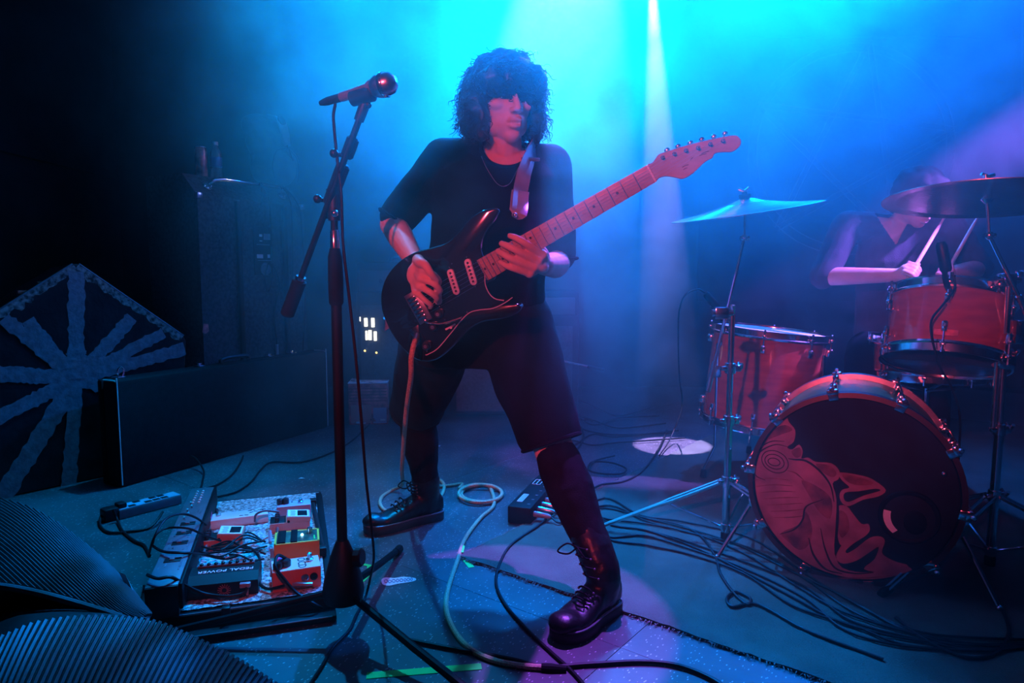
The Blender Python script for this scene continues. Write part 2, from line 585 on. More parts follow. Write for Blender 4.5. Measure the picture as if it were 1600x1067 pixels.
# ------------------------------------------------------------------ the room
E1 = V((0.79, -0.613, 0)).normalized()      # direction of the rug edge and the floor seams
E2 = V((0.613, 0.79, 0)).normalized()
struct('floor', MB().box((0.3, 1.9, -0.03), (7.6, 8.2, 0.04)), 'slab')
fl = bpy.data.objects['floor']
seam = F(640, 888)
pan = MB().box((0, 0, 0), (1.2188, 2.4388, 0.012), 0.0006)
pmesh = None
for i in range(-5, 6):
    for j in range(-3, 4):
        c = seam + E1 * (1.22 * i + 0.10) + E2 * (2.44 * j + 1.22 + 0.61 * (i % 2) * 0)
        if not (-3.2 < c.x < 3.9 and -1.6 < c.y < 5.6):
            continue
        if pmesh is None:
            o = obj('floor_panel', pan, 'floor', fl, smooth=False)
            pmesh = o.data
        else:
            o = link(bpy.data.objects.new('floor_panel', pmesh), fl)
        o.location = (c.x, c.y, -0.006)
        o.rotation_euler = (0, 0, math.atan2(E1.y, E1.x))
struct('wall_back', MB().box((0.3, 5.35, 1.6), (7.6, 0.1, 3.3)), 'wall')
struct('wall_left', MB().box((-3.05, 2.2, 1.6), (0.1, 6.4, 3.3)), 'wall')
struct('wall_right', MB().box((4.05, 2.2, 1.6), (0.1, 6.4, 3.3)), 'wall')
struct('ceiling', MB().box((0.3, 2.2, 3.3), (7.6, 6.4, 0.1)), 'wall')
# dado rail along the side wall behind the bass cabinet, and the dark pilaster at the stage edge
struct('trim_1', MB().box((-2.985, 3.6, 1.62), (0.03, 3.2, 0.06), 0.006), 'wall')
struct('trim_2', MB().box((-2.72, 3.0, 1.6), (0.5, 0.3, 3.3), 0.01), 'wall')


# drifting stage haze at the back of the stage
def haze_material():
    m = bpy.data.materials.new('stage_haze')
    m.use_nodes = True
    nt = m.node_tree
    nt.nodes.clear()
    out = nt.nodes.new('ShaderNodeOutputMaterial')
    sc = nt.nodes.new('ShaderNodeVolumeScatter')
    sc.inputs['Color'].default_value = (1, 1, 1, 1)
    sc.inputs['Anisotropy'].default_value = 0.62
    nt.links.new(sc.outputs[0], out.inputs['Volume'])
    tc = nt.nodes.new('ShaderNodeTexCoord')
    se = nt.nodes.new('ShaderNodeSeparateXYZ')
    nt.links.new(tc.outputs['Object'], se.inputs[0])

    def ramp(sock, a, b, lo, hi):
        r = nt.nodes.new('ShaderNodeMapRange')
        r.interpolation_type = 'SMOOTHSTEP'
        r.inputs['From Min'].default_value = a
        r.inputs['From Max'].default_value = b
        r.inputs['To Min'].default_value = lo
        r.inputs['To Max'].default_value = hi
        nt.links.new(sock, r.inputs['Value'])
        return r.outputs['Result']

    def mul(a, b):
        n = nt.nodes.new('ShaderNodeMath'); n.operation = 'MULTIPLY'
        nt.links.new(a, n.inputs[0])
        if isinstance(b, float):
            n.inputs[1].default_value = b
        else:
            nt.links.new(b, n.inputs[1])
        return n.outputs[0]
    n1 = nt.nodes.new('ShaderNodeTexNoise')
    n1.inputs['Scale'].default_value = 2.0
    n1.inputs['Detail'].default_value = 4
    n1.inputs['Roughness'].default_value = 0.62
    n1.inputs['Distortion'].default_value = 0.9
    nt.links.new(tc.outputs['Object'], n1.inputs['Vector'])
    cloud = ramp(n1.outputs['Fac'], 0.40, 0.66, 0.30, 2.5)
    ad = nt.nodes.new('ShaderNodeMath'); ad.operation = 'ADD'
    nt.links.new(se.outputs['Y'], ad.inputs[0])
    nt.links.new(ramp(se.outputs['X'], 0.5, 1.3, 0.0, 0.38), ad.inputs[1])
    depth = ramp(ad.outputs[0], 1.9, 2.9, 0.75, 1.0)
    high = ramp(se.outputs['Z'], 0.50, 1.60, 0.24, 1.0)
    sl = nt.nodes.new('ShaderNodeMath'); sl.operation = 'MULTIPLY_ADD'      # the haze bank thins out towards the bass cabinet
    nt.links.new(se.outputs['Y'], sl.inputs[0])
    sl.inputs[1].default_value = 0.28
    nt.links.new(se.outputs['X'], sl.inputs[2])
    side = ramp(sl.outputs[0], -0.45, 0.28, 0.01, 1.0)
    d = mul(mul(mul(cloud, depth), side), high)
    d = mul(d, HAZE)
    nt.links.new(d, sc.inputs['Density'])
    return m


HAZE = 0.30
hz = obj('stage_haze', MB().box((0.5, 3.15, 1.45), (6.9, 4.2, 2.86)), haze_material(), smooth=False, kind='stuff')
tag(hz, 'blue and violet stage haze drifting at the back of the stage', 'haze')

# ------------------------------------------------------------------ rug under the drum kit
def build_rug():
    c0 = F(716, 872)
    L1, L2 = 2.75, 3.35
    t = thing('rug', c0, 'worn grey carpet spread under the drum kit, its edge near the black boots', 'rug')
    mb = MB(frame(c0, E1, E2))
    nx, ny = 110, 134
    vs_, fs = [], []
    r = random.Random(3)
    for j in range(ny + 1):
        for i in range(nx + 1):
            x, y = L1 * i / nx, L2 * j / ny
            z = 0.008 + r.uniform(-0.0012, 0.0012) + 0.002 * noise.noise(V((x * 5, y * 5, 0)))
            if j == 0:
                y += r.uniform(-0.004, 0.004)
            if i == 0:
                x += r.uniform(-0.004, 0.004)
            vs_.append((x, y, z))
    for j in range(ny):
        for i in range(nx):
            a = j * (nx + 1) + i
            fs.append((a, a + 1, a + nx + 2, a + nx + 1))
    n0 = len(vs_)
    edge = [i for i in range(nx + 1)] + [j * (nx + 1) + nx for j in range(1, ny + 1)] + \
           [ny * (nx + 1) + i for i in range(nx - 1, -1, -1)] + [j * (nx + 1) for j in range(ny - 1, 0, -1)]
    for e in edge:
        vs_.append((vs_[e][0], vs_[e][1], 0.0005))
    for k in range(len(edge)):
        k2 = (k + 1) % len(edge)
        fs.append((edge[k], edge[k2], n0 + k2, n0 + k))
    mb.add(vs_, fs)
    obj('carpet', mb, 'rug', t, smooth=True, angle=80)
    fr = MB(frame(c0, E1, E2))
    for k in range(900):
        x = r.uniform(0, L1) if k < 520 else r.uniform(-0.004, 0.0)
        y = r.uniform(-0.004, 0.002) if k < 520 else r.uniform(0, 1.2)
        dx, dy = (r.uniform(-.008, .008), -r.uniform(.004, .016)) if k < 520 else (-r.uniform(.003, .010), r.uniform(-.006, .006))
        fr.tube([(x, y, .006), (x + dx * .6, y + dy * .6, .006), (x + dx, y + dy, .001)], [.0012, .001, .0004], 4)
    obj('frayed_fringe', fr, 'rugedge', t, kind='stuff')


build_rug()


# ------------------------------------------------------------------ bass guitar case
def build_case():
    a, b = F(190, 763), F(513, 668)
    d = (b - a); L = d.length; d.normalize()
    m = frame(a, d, z=(0, 0, 1))
    Hc = P(190, 596, a.y).z
    t = thing('instrument_case', a, 'long rectangular black bass guitar case standing on its side with pale end trim', 'instrument case')
    T = 0.125
    obj('lower_shell', MB(m).box((L / 2, 0.046, Hc / 2), (L, 0.090, Hc), 0.014), 'tolex', t)
    obj('lid_shell', MB(m).box((L / 2, 0.109, Hc / 2), (L, 0.030, Hc), 0.010), 'tolex', t)
    for x in (0.004, L - 0.004):
        pts = [(x, -0.0005, 0.012), (x, -0.0005, Hc - 0.02), (x, 0.004, Hc - 0.006), (x, 0.02, Hc + 0.0005), (x, 0.085, Hc + 0.0005)]
        obj('edge_trim', MB(m).tube(catmull(pts, 4), 0.0028, 6), 'white', t)
    for x, up in ((0.07, 1), (0.47, 0), (0.90, 0), (1.06, 0)):
        mb = MB(m)
        mb.box((x, 0.085, Hc + 0.003), (0.034, 0.045, 0.007), 0.002)
        if up:
            lp = catmull([(x - .011, .07, Hc + .006), (x - .013, .068, Hc + .035), (x, .066, Hc + .047), (x + .013, .068, Hc + .035), (x + .011, .07, Hc + .006)], 4)
            mb.tube(lp, 0.0035, 6)
        else:
            mb.box((x, 0.09, Hc + 0.011), (0.02, 0.026, 0.010), 0.003)
        obj('latch', mb, 'chrome', t)
    hx = 0.66
    hp = catmull([(hx - .085, .065, Hc + .002), (hx - .075, .065, Hc + .022), (hx, .065, Hc + .028), (hx + .075, .065, Hc + .022), (hx + .085, .065, Hc + .002)], 5)
    obj('handle', MB(m).tube(hp, 0.011, 8), 'black', t)
    for x in (0.02, L - 0.02):
        obj('foot', MB(m).box((x, 0.06, 0.004), (0.03, 0.06, 0.01), 0.003), 'rubber', t)


build_case()


# ------------------------------------------------------------------ pentagon case with duct tape
def build_tape_case():
    td = V((0.62, 0.785, 0)).normalized()
    nr = V((td.y, -td.x, 0))
    nr = (nr + V((0, 0, 0.06))).normalized()
    up = td.cross(nr) * -1
    up = nr.cross(td)
    p0 = P(118, 590, 2.84)
    base = p0 - up * (p0.z / up.z)
    m = frame(p0, td, up)          # local x along the face, y up the face, z towards the stage
    mi = m.inverted()

    def uv(px, py):
        q = mi @ PL(px, py, p0, nr)
        return (q.x, q.y)
    top = uv(118, 410); r1 = uv(291, 528); r0 = uv(150, 430)
    yb = -(p0.z / up.z)
    poly = [(top[0] - .012, top[1] - .006), (top[0] + .012, top[1] - .006), (r1[0] - .012, r1[1] + .012), (r1[0], r1[1] - .012),
            (r1[0] * .86, yb + .002), (-r1[0] * .86, yb + .002), (-r1[0], r1[1] - .012), (-r1[0] + .012, r1[1] + .012)]
    t = thing('drum_hardware_case', base, 'black pentagon-shaped case patched with grey tape strips fanning out from its centre', 'case')
    obj('case_body', MB(m).prism(poly, -0.26, 0.0, inset=0.006), 'vinylbag', t)
    # scuffed dusty binding along the two upper edges
    for k, (a, b) in enumerate(((poly[1], poly[2]), (poly[0], poly[7]))):
        a, b = V((*a, 0)), V((*b, 0))
        mb = MB(m)
        n = 40
        ins = V((-(b - a).y, (b - a).x, 0)).normalized() * (-1 if k == 0 else 1)
        vs_, fs = [], []
        r = random.Random(k)
        for i in range(n + 1):
            q = a.lerp(b, i / n)
            w = (0.022 + 0.030 * abs(noise.noise(V((i * .31, k * 9, 0)))) + r.uniform(0, .012))
            vs_ += [q + V((0, 0, .0015)), q + ins * w + V((0, 0, .0012))]
        for i in range(n):
            fs.append((2 * i, 2 * i + 1, 2 * i + 3, 2 * i + 2))
        mb.add(vs_, fs)
        obj('scuffed_binding', mb, 'dust', t, smooth=False)
        obj('edge_piping', MB(m).tube([a + V((0, 0, -.001)), b + V((0, 0, -.001))], 0.004, 6), 'tape', t)
    c = V((*uv(118, 592), 0))
    ends = [(119, 424, 12), (206, 496, 11), (255, 520, 10), (288, 545, 11), (205, 620, 10), (106, 765, 11), (2, 778, 13), (-10, 655, 11),
            (-8, 583, 12), (5, 497, 10), (42, 500, 9), (118, 545, 14)]
    for k, (ex, ey, w) in enumerate(ends):
        e = V((*uv(ex, ey), 0))
        d = e - c
        s = V((-d.y, d.x, 0)).normalized()
        W = w / 1067 * 2.84 * 1.0
        n = 26
        vs_, fs = [], []
        r = random.Random(k + 20)
        z = 0.0015 + 0.0006 * k
        for i in range(n + 1):
            q = c + d * (i / n)
            j1, j2 = r.uniform(-.006, .004), r.uniform(-.006, .004)
            zz = z + r.uniform(0, .0012)
            vs_ += [q + s * (W + j1) + V((0, 0, zz)), q + s * (W * .2) + V((0, 0, zz + .0012)), q - s * (W + j2) + V((0, 0, zz))]
        for i in range(n):
            fs += [(3 * i, 3 * i + 1, 3 * i + 4, 3 * i + 3), (3 * i + 1, 3 * i + 2, 3 * i + 5, 3 * i + 4)]
        obj('tape_strip', MB(m).add(vs_, fs), 'tape', t, smooth=True)
    # small red tags on the far edge
    for px, py, s in ((70, 437, .012), (42, 452, .016)):
        q = uv(px, py)
        obj('red_tag', MB(m).box((q[0], q[1] - .01, -.05), (s * 2.6, s, .02), .003), 'pedalred', t)


build_tape_case()


# ------------------------------------------------------------------ bass speaker cabinet and the things on top
CO = P(312, 400, 3.5); CO.z = 0
CX = V((0.48, 0.877, 0)).normalized()
CM = frame(CO, CX, z=(0, 0, 1))          # local x along the back panel, y away from the stage, z up
CW = 0.72
CZ1 = P(312, 304, 3.5).z
CZT = P(287, 270, 3.56).z
CY = 0.115


def build_cab():
    t = thing('bass_cabinet', CO, 'tall black bass speaker cabinet with chrome tilt bar and sloped upper edge', 'speaker cabinet')
    prof = [(0.012, 0.06), (0.0, 0.075), (0.0, CZ1), (CY, CZT), (0.40, CZT), (0.41, CZT - .012), (0.41, 0.06)]
    mb = MB(CM)
    n = len(prof)
    vs_ = [(0, y, z) for y, z in prof] + [(CW, y, z) for y, z in prof]
    fs = [(i, (i + 1) % n, n + (i + 1) % n, n + i) for i in range(n)] + [tuple(range(n)), tuple(range(2 * n - 1, n - 1, -1))]
    mb.add(vs_, fs)
    obj('cabinet_body', mb, 'carpetcab', t, smooth=False)
    for x in (0.235, 0.555):
        obj('skid_rail', MB(CM).box((x, -0.011, (CZ1 + .1) / 2), (0.026, 0.022, CZ1 - .12), 0.004), 'black', t)
    sl = V((0, CY, CZT - CZ1)).normalized()
    nn = V((0, -(CZT - CZ1), CY)).normalized()
    mid = V((0, CY * .45, CZ1 + (CZT - CZ1) * .45))
    x0, x1 = 0.10, 0.60
    hp = [V((x0, 0, 0)) + mid, V((x0 + .012, 0, 0)) + mid + nn * .045, V((x0 + .07, 0, 0)) + mid + nn * .062,
          V((x1 - .07, 0, 0)) + mid + nn * .062, V((x1 - .012, 0, 0)) + mid + nn * .045, V((x1, 0, 0)) + mid]
    pts = catmull(hp[:3], 6)[:-1] + [hp[2], hp[3]] + catmull(hp[3:], 6)[1:]
    obj('tilt_bar', MB(CM).tube(pts, 0.0125, 12), 'chrome', t)
    for x in (x0, x1):
        mb = MB(CM)
        mb.lathe([(.026, 0), (.026, .005), (.018, .009)], 14, frame(V((x, 0, 0)) + mid, (1, 0, 0), z=nn))
        for s in (-1, 1):
            mb.lathe([(.006, .004), (.006, .011), (.003, .013)], 8, frame(V((x + s * .019, 0, 0)) + mid, (1, 0, 0), z=nn))
        obj('bar_mount', mb, 'chrome', t)
    for x in (0.0, CW):
        mb = MB(CM)
        mb.box((x + (.012 if x == 0 else -.012), 0.008, CZ1 - .002), (.034, .034, .034), .008)
        mb.ball((x + (.018 if x == 0 else -.018), -.008, CZ1 - .004), .005, 8, rings=6)
        obj('corner_protector', mb, 'steel', t)
        obj('corner_protector', MB(CM).box((x + (.012 if x == 0 else -.012), 0.008, .075), (.034, .034, .034), .008), 'black', t)
    jp = obj('jack_plate', MB(CM).box((.40, -.004, CZ1 - .27), (.125, .008, .27), .003), 'black', t)
    obj('socket', MB(CM).lathe([(.035, 0), (.035, .004), (.028, .006), (.026, .002), (.012, .002)], 16, frame((.41, -.008, CZ1 - .37), (1, 0, 0), z=(0, -1, 0))), 'greymetal', jp)
    for x, z, w, h, mt in ((.385, -.185, .020, .014, 'white'), (.43, -.19, .048, .034, 'strap'), (.385, -.215, .018, .004, 'white'), (.40, -.235, .09, .003, 'strap'),
                           (.375, -.300, .042, .022, 'paper'), (.437, -.298, .018, .020, 'paper'), (.41, -.322, .10, .003, 'strap')):
        obj('printed_label', MB(CM).box((x, -.0085, CZ1 + z), (w, .001, h)), mt, jp, smooth=False)
    for x in (.08, .62):
        obj('caster', MB(CM).lathe([(.03, -.012), (.034, -.006), (.034, .006), (.03, .012)], 14, frame((x, .07, .034), (0, 1, 0), z=(1, 0, 0))), 'rubber', t)
        obj('caster', MB(CM).lathe([(.03, -.012), (.034, -.006), (.034, .006), (.03, .012)], 14, frame((x, .34, .034), (0, 1, 0), z=(1, 0, 0))), 'rubber', t)
    # torn sticker on the near edge
    zz = P(317, 513, 3.5).z
    obj('torn_sticker', MB(CM).add([(-.006, -.0016, zz - .02), (.012, -.002, zz - .03), (.034, -.0016, zz - .016), (.03, -.003, zz + .02), (.004, -.002, zz + .024)],
                                   [(0, 1, 2, 3, 4)]), 'cartonred', t, smooth=False)
    # cables hung over the bar
    top = [V((x, 0, 0)) + mid + nn * .077 for x in (.40, .45, .56)]
    specs = [
        ('black cable looped over the chrome bar and hanging across the cabinet jack plate',
         [(.385, -.012, CZ1 - .02), V((.392, -.03, CZ1 + .03)), top[0], V((.43, -.03, CZ1 + .02)), (.45, -.016, CZ1 - .15), (.45, -.014, CZ1 - .40), (.42, -.012, CZ1 - .50),
          (.40, -.012, CZ1 - .42), (.44, -.014, CZ1 - .33), (.50, -.013, CZ1 - .45), (.46, -.012, CZ1 - .62), (.47, -.012, CZ1 - .80)]),
        ('black cable over the end of the chrome bar dropping straight to the floor',
         [(.60, -.012, CZ1 - .50), (.61, -.012, CZ1 - .2), (.60, -.02, CZ1 + .01), top[2], (.66, -.02, CZ1 + .0), (.69, -.014, CZ1 - .2), (.69, -.013, CZ1 - .6), (.66, -.012, CZ1 - .95), (.66, -.012, .01)]),
    ]
    for lb, pts in specs:
        c = obj('cable', MB(CM).tube(catmull(pts, 6), 0.0042, 6), 'cable')
        tag(c, lb, 'cable')
    for x, z, mt in ((.475, CZ1 - .83, 'led_blue'),):
        j = obj('plug', MB(CM).cyl((.47, -.012, CZ1 - .80), (.472, -.012, CZ1 - .90), .009, .007, 10), 'strap')
        j.name = 'jack_plug'
        tag(j, 'grey jack plug dangling at the end of a cable on the bass cabinet', 'plug')


build_cab()


def build_can_bottle_bag():
    def on_cab(px, y):
        # spot on the cabinet top under a pixel column, y metres in from its stage side
        best = None
        for i in range(200):
            x = CW * i / 199
            q = CM @ V((x, y, CZT))
            d = q - CAM
            u = 800 + FPX * d.x / (d.dot(C_FW))
            if best is None or abs(u - px) < best[0]:
                best = (abs(u - px), q)
        return best[1]
    q = on_cab(315, .20)
    t = thing('drink_can', q, 'tall red and silver drink can on top of the bass cabinet', 'can')
    T = Matrix.Translation(q)
    obj('can_body', MB(T).lathe([(.022, 0), (.027, .006), (.031, .014), (.031, .150), (.026, .163)], 20), 'can', t)
    obj('can_lid', MB(T).lathe([(.0258, .160), (.0265, .166), (.0235, .166), (.022, .162), (.0, .162)], 20), 'aluminium', t)
    q = on_cab(338, .16)
    t = thing('water_bottle', q, 'small clear plastic water bottle beside the drink can on the bass cabinet', 'bottle')
    T = Matrix.Translation(q)
    obj('bottle_body', MB(T).lathe([(.022, 0), (.030, .006), (.031, .03), (.029, .045), (.031, .06), (.031, .13), (.026, .15), (.014, .172), (.012, .185)], 20), 'pet', t)
    obj('bottle_label', MB(T).lathe([(.0312, .065), (.0314, .066), (.0314, .115), (.0312, .116)], 20), 'petlabel', t)
    obj('bottle_cap', MB(T).lathe([(.0145, .180), (.0150, .182), (.0150, .198), (.013, .200), (0, .200)], 16), 'white', t)
    # backpack
    q = on_cab(425, .22)
    t = thing('backpack', q, 'dark nylon backpack slumped on top of the bass cabinet with a shoulder strap facing out', 'backpack')
    b = MB()
    s = CX
    o = V((-CX.y, CX.x, 0))
    for (a, dd, z, rx, ry, rz) in ((0, 0, .13, .135, .11, .13), (-.02, .02, .27, .125, .10, .12), (-.06, .04, .36, .10, .08, .075), (.03, .0, .33, .075, .07, .08), (.01, -.07, .11, .11, .06, .10)):
        b.ball(q + s * a + o * dd + V((0, 0, z)), (rx, ry, rz), 18, frame((0, 0, 0), s, o), 12)
    obj_ = remesh('bag_body', b, 'bag', t, 0.010, 3, fn=lambda p, n: p + n * .006 * noise.noise(p * 14))
    for v in obj_.data.vertices:
        v.co.z = max(v.co.z, q.z + .002)
    face = lambda a, z, d=-.125: q + s * a + o * d + V((0, 0, z))
    zp = MB().tube(catmull([face(-.09, .04), face(-.105, .12), face(-.07, .205, -.13), face(.02, .225, -.128), face(.085, .18, -.128), (face(.10, .10)), face(.09, .04)], 6), .004, 6)
    obj('pocket_zip', zp, 'black', t)
    st = []
    pts = catmull([face(.015, .245, -.118), face(.012, .30, -.112), face(.005, .36, -.10), face(-.004, .405, -.085), face(-.02, .425, -.03)], 5)
    vs_, fs = [], []
    for i, p_ in enumerate(pts):
        w = .024 + .010 * math.sin(math.pi * i / (len(pts) - 1)) ** 2
        vs_ += [p_ - s * w, p_ + s * w, p_ + s * w - o * .008 + V((0, 0, .002)), p_ - s * w - o * .008 + V((0, 0, .002))]
    n = len(pts)
    for i in range(n - 1):
        for k in range(4):
            k2 = (k + 1) % 4
            fs.append((4 * i + k, 4 * i + k2, 4 * i + 4 + k2, 4 * i + 4 + k))
    fs += [(0, 1, 2, 3), (4 * n - 4, 4 * n - 3, 4 * n - 2, 4 * n - 1)]
    strap = obj('shoulder_strap', MB().add(vs_, fs), 'strap', t)
    bd = frame(face(-.004, .392, -.103), s, z=(-o + V((0, 0, .45))))
    obj('round_badge', MB(bd).lathe([(.030, 0), (.030, .004), (.025, .006), (.022, .004), (.0, .004)], 20), 'black', strap)
    obj('webbing', MB().tube([face(.015, .25, -.12), face(.03, .20, -.135), face(.045, .16, -.14)], .006, 6), 'black', strap)


build_can_bottle_bag()


# ------------------------------------------------------------------ backline amplifiers
def amp(name, label, pl, pr, ybase, ztop, depth, rows=None):
    a, b = P(pl, 500, ybase), P(pr, 500, ybase)
    W = b.x - a.x
    m = Matrix.Translation(V((a.x, ybase, 0)))
    t = thing(name, m.translation, label, 'amplifier')
    obj('cabinet', MB(m).box((W / 2, depth / 2, ztop * .40 + .02), (W, depth, ztop * .80 - .02), .015), 'tolex', t)
    obj('control_panel', MB(m).box((W / 2, .03, ztop * .88), (W * .94, .02, ztop * .13), .004), 'greymetal', t)
    obj('top_case', MB(m).box((W / 2, depth / 2 + .02, ztop * .90), (W, depth - .04, ztop * .20), .015), 'tolex', t)
    obj('grille_cloth', MB(m).box((W / 2, .002, ztop * .40), (W * .90, .01, ztop * .66), .004), 'carpetcab', t)
    for k in range(6):
        obj('control_knob', MB(m).lathe([(.013, 0), (.013, .012), (.009, .016), (0, .016)], 12, frame((W * (.30 + .09 * k), .02, ztop * .88), (1, 0, 0), z=(0, -1, 0))), 'knob', t)
    obj('carry_handle', MB(m).tube(catmull([(W * .35, depth / 2, ztop), (W * .40, depth / 2, ztop + .03), (W * .6, depth / 2, ztop + .03), (W * .65, depth / 2, ztop)], 5), .010, 8), 'black', t)
    return t, m, W


t, m, W = amp('guitar_amplifier', 'black guitar amplifier behind the guitarist with lit white indicator windows', 556, 690, 4.05, 0.95, 0.30)
mi = m.inverted()
for (x0, x1, y0, y1) in ((569, 574, 497, 510), (580, 585, 497, 511), (571, 574, 517, 531), (575.5, 580.5, 516, 531), (584, 588.5, 518, 532), (562, 563, 495, 502)):
    a, b = P(x0, y0, 4.043), P(x1, y1, 4.043)
    obj('indicator_window', MB().box(((a.x + b.x) / 2, 4.043, (a.z + b.z) / 2), (b.x - a.x, .006, a.z - b.z)), 'led_white', t, smooth=False)
for px, py, mt in ((570, 548, 'led_yellow'), (588, 551, 'led_yellow')):
    q = P(px, py, 4.043)
    obj('indicator_lamp', MB().ball(q, .006, 8, rings=6), mt, t)
t2, m2, W2 = amp('guitar_amplifier', 'low black amplifier in the haze behind the guitarist shorts', 702, 905, 4.05, 0.78, 0.34)

# faint boom stand lying near the low amplifier
a, b = P(860, 560, 3.9), P(944, 578, 3.8)
t = thing('boom_microphone_stand', (a.x, 3.9, 0), 'slim microphone stand with level boom in front of the low amplifier', 'microphone stand')
st = V((a.x + .02, 3.9, 0))
obj('pole', MB().cyl(st, V((st.x, 3.9, a.z + .02)), .009, n=10), 'blackmat', t)
for k in range(3):
    an = k * 2.094 + .4
    obj('leg', MB().cyl(st + V((0, 0, .12)), st + V((.26 * math.cos(an), .26 * math.sin(an), .008)), .007, n=8), 'blackmat', t)
bm_ = obj('boom_arm', MB().cyl(a, a.lerp(b, .8), .006, n=8), 'steel', t)
obj('grip', MB().cyl(a.lerp(b, .70), b, .011, n=10), 'blackmat', bm_)

# printed carton
def build_carton():
    a, b = F(545, 664), F(607, 662)
    W = b.x - a.x
    m = rotz((a.x, a.y, 0), 0.10)
    t = thing('drinks_carton', (a.x, a.y, 0), 'red and white printed drinks carton on the floor by the amplifier', 'carton')
    hgt = P(548, 600, a.y).z
    obj('box', MB(m).box((W / 2, .10, hgt / 2), (W, .20, hgt), .004), 'cartonred', t)
    r = random.Random(5)
    obj('printed_panel', MB(m).box((W * .32, -.0008, hgt * .26), (W * .52, .001, hgt * .44)), 'pedalpink', t, smooth=False)
    obj('printed_panel', MB(m).box((W * .80, -.0008, hgt * .22), (W * .34, .001, hgt * .38)), 'pedallilac', t, smooth=False)
    for k in range(9):
        x, z = r.uniform(.08, .92) * W, hgt * r.uniform(.03, .15)
        obj('printed_mark', MB(m).box((x, -.0015, z), (r.uniform(.01, .03), .001, r.uniform(.004, .012))), r.choice(['cartonred', 'paper', 'printmid']), t, smooth=False)
    for k in range(5):
        z = hgt * (.58 + .075 * k)
        obj('printed_band', MB(m).box((W * .5, -.0012, z), (W * .96, .001, .004)), 'printmid', t, smooth=False)
    lid = obj('lid_flap', MB(m).box((W / 2, .10, hgt + .003), (W * 1.02, .205, .006), .002), 'paper', t)
    for k in range(14):
        x, y = r.uniform(.05, .95) * W, r.uniform(.01, .19)
        obj('lid_print', MB(m @ rotz((x, y, hgt + .0065), r.uniform(-.6, .6))).box((0, 0, 0), (r.uniform(.02, .05), r.uniform(.005, .012), .001)), r.choice(['printmid', 'petlabel', 'black']), lid, smooth=False)
    obj('spout', MB(m).cyl((W * .75, .12, hgt), (W * .70, .13, hgt + .045), .006, n=8), 'pedalred', t)


build_carton()

# ------------------------------------------------------------------ banner on the back wall
def build_banner():
    y = 5.285
    a, b = P(1100, 60, y), P(1560, 470, y)
    t = thing('banner', (a.x, y, b.z), 'large black banner with thin pale star and ring drawing hung behind the drummer', 'banner')
    obj('cloth', MB().box(((a.x + b.x) / 2, y, (a.z + b.z) / 2), (b.x - a.x, .012, a.z - b.z), .002), 'banner', t)
    yy = y - .0075
    c = P(1330, 235, y)
    R = (P(1440, 235, y).x - c.x) * 1.5
    pts = [V((c.x + R * math.sin(a_), yy, c.z + R * math.cos(a_))) for a_ in [2 * math.pi * k / 5 * 2 + .12 for k in range(6)]]
    for i in range(5):
        d = (pts[i + 1] - pts[i]).normalized()
        s = V((-d.z, 0, d.x))
        for off in (-.02, .02):
            obj('drawn_line', MB().tube([pts[i] + s * off, pts[i + 1] + s * off], .0045, 4), 'bannerprint', t)
    for rr in (R * .98, R * .90):
        ring = [V((c.x + rr * math.sin(2 * math.pi * k / 48), yy, c.z + rr * math.cos(2 * math.pi * k / 48))) for k in range(49)]
        obj('drawn_ring', MB().tube(ring, .0045, 4), 'bannerprint', t)
    obj('hanging_rod', MB().cyl((a.x - .05, y - .01, a.z + .01), (b.x + .05, y - .01, a.z + .01), .014, n=8), 'blackmat', t)


build_banner()

# ------------------------------------------------------------------ vocal microphone on a boom stand
MSX = P(531, 700, 1.58).x
MS = V((MSX, 1.58, 0))


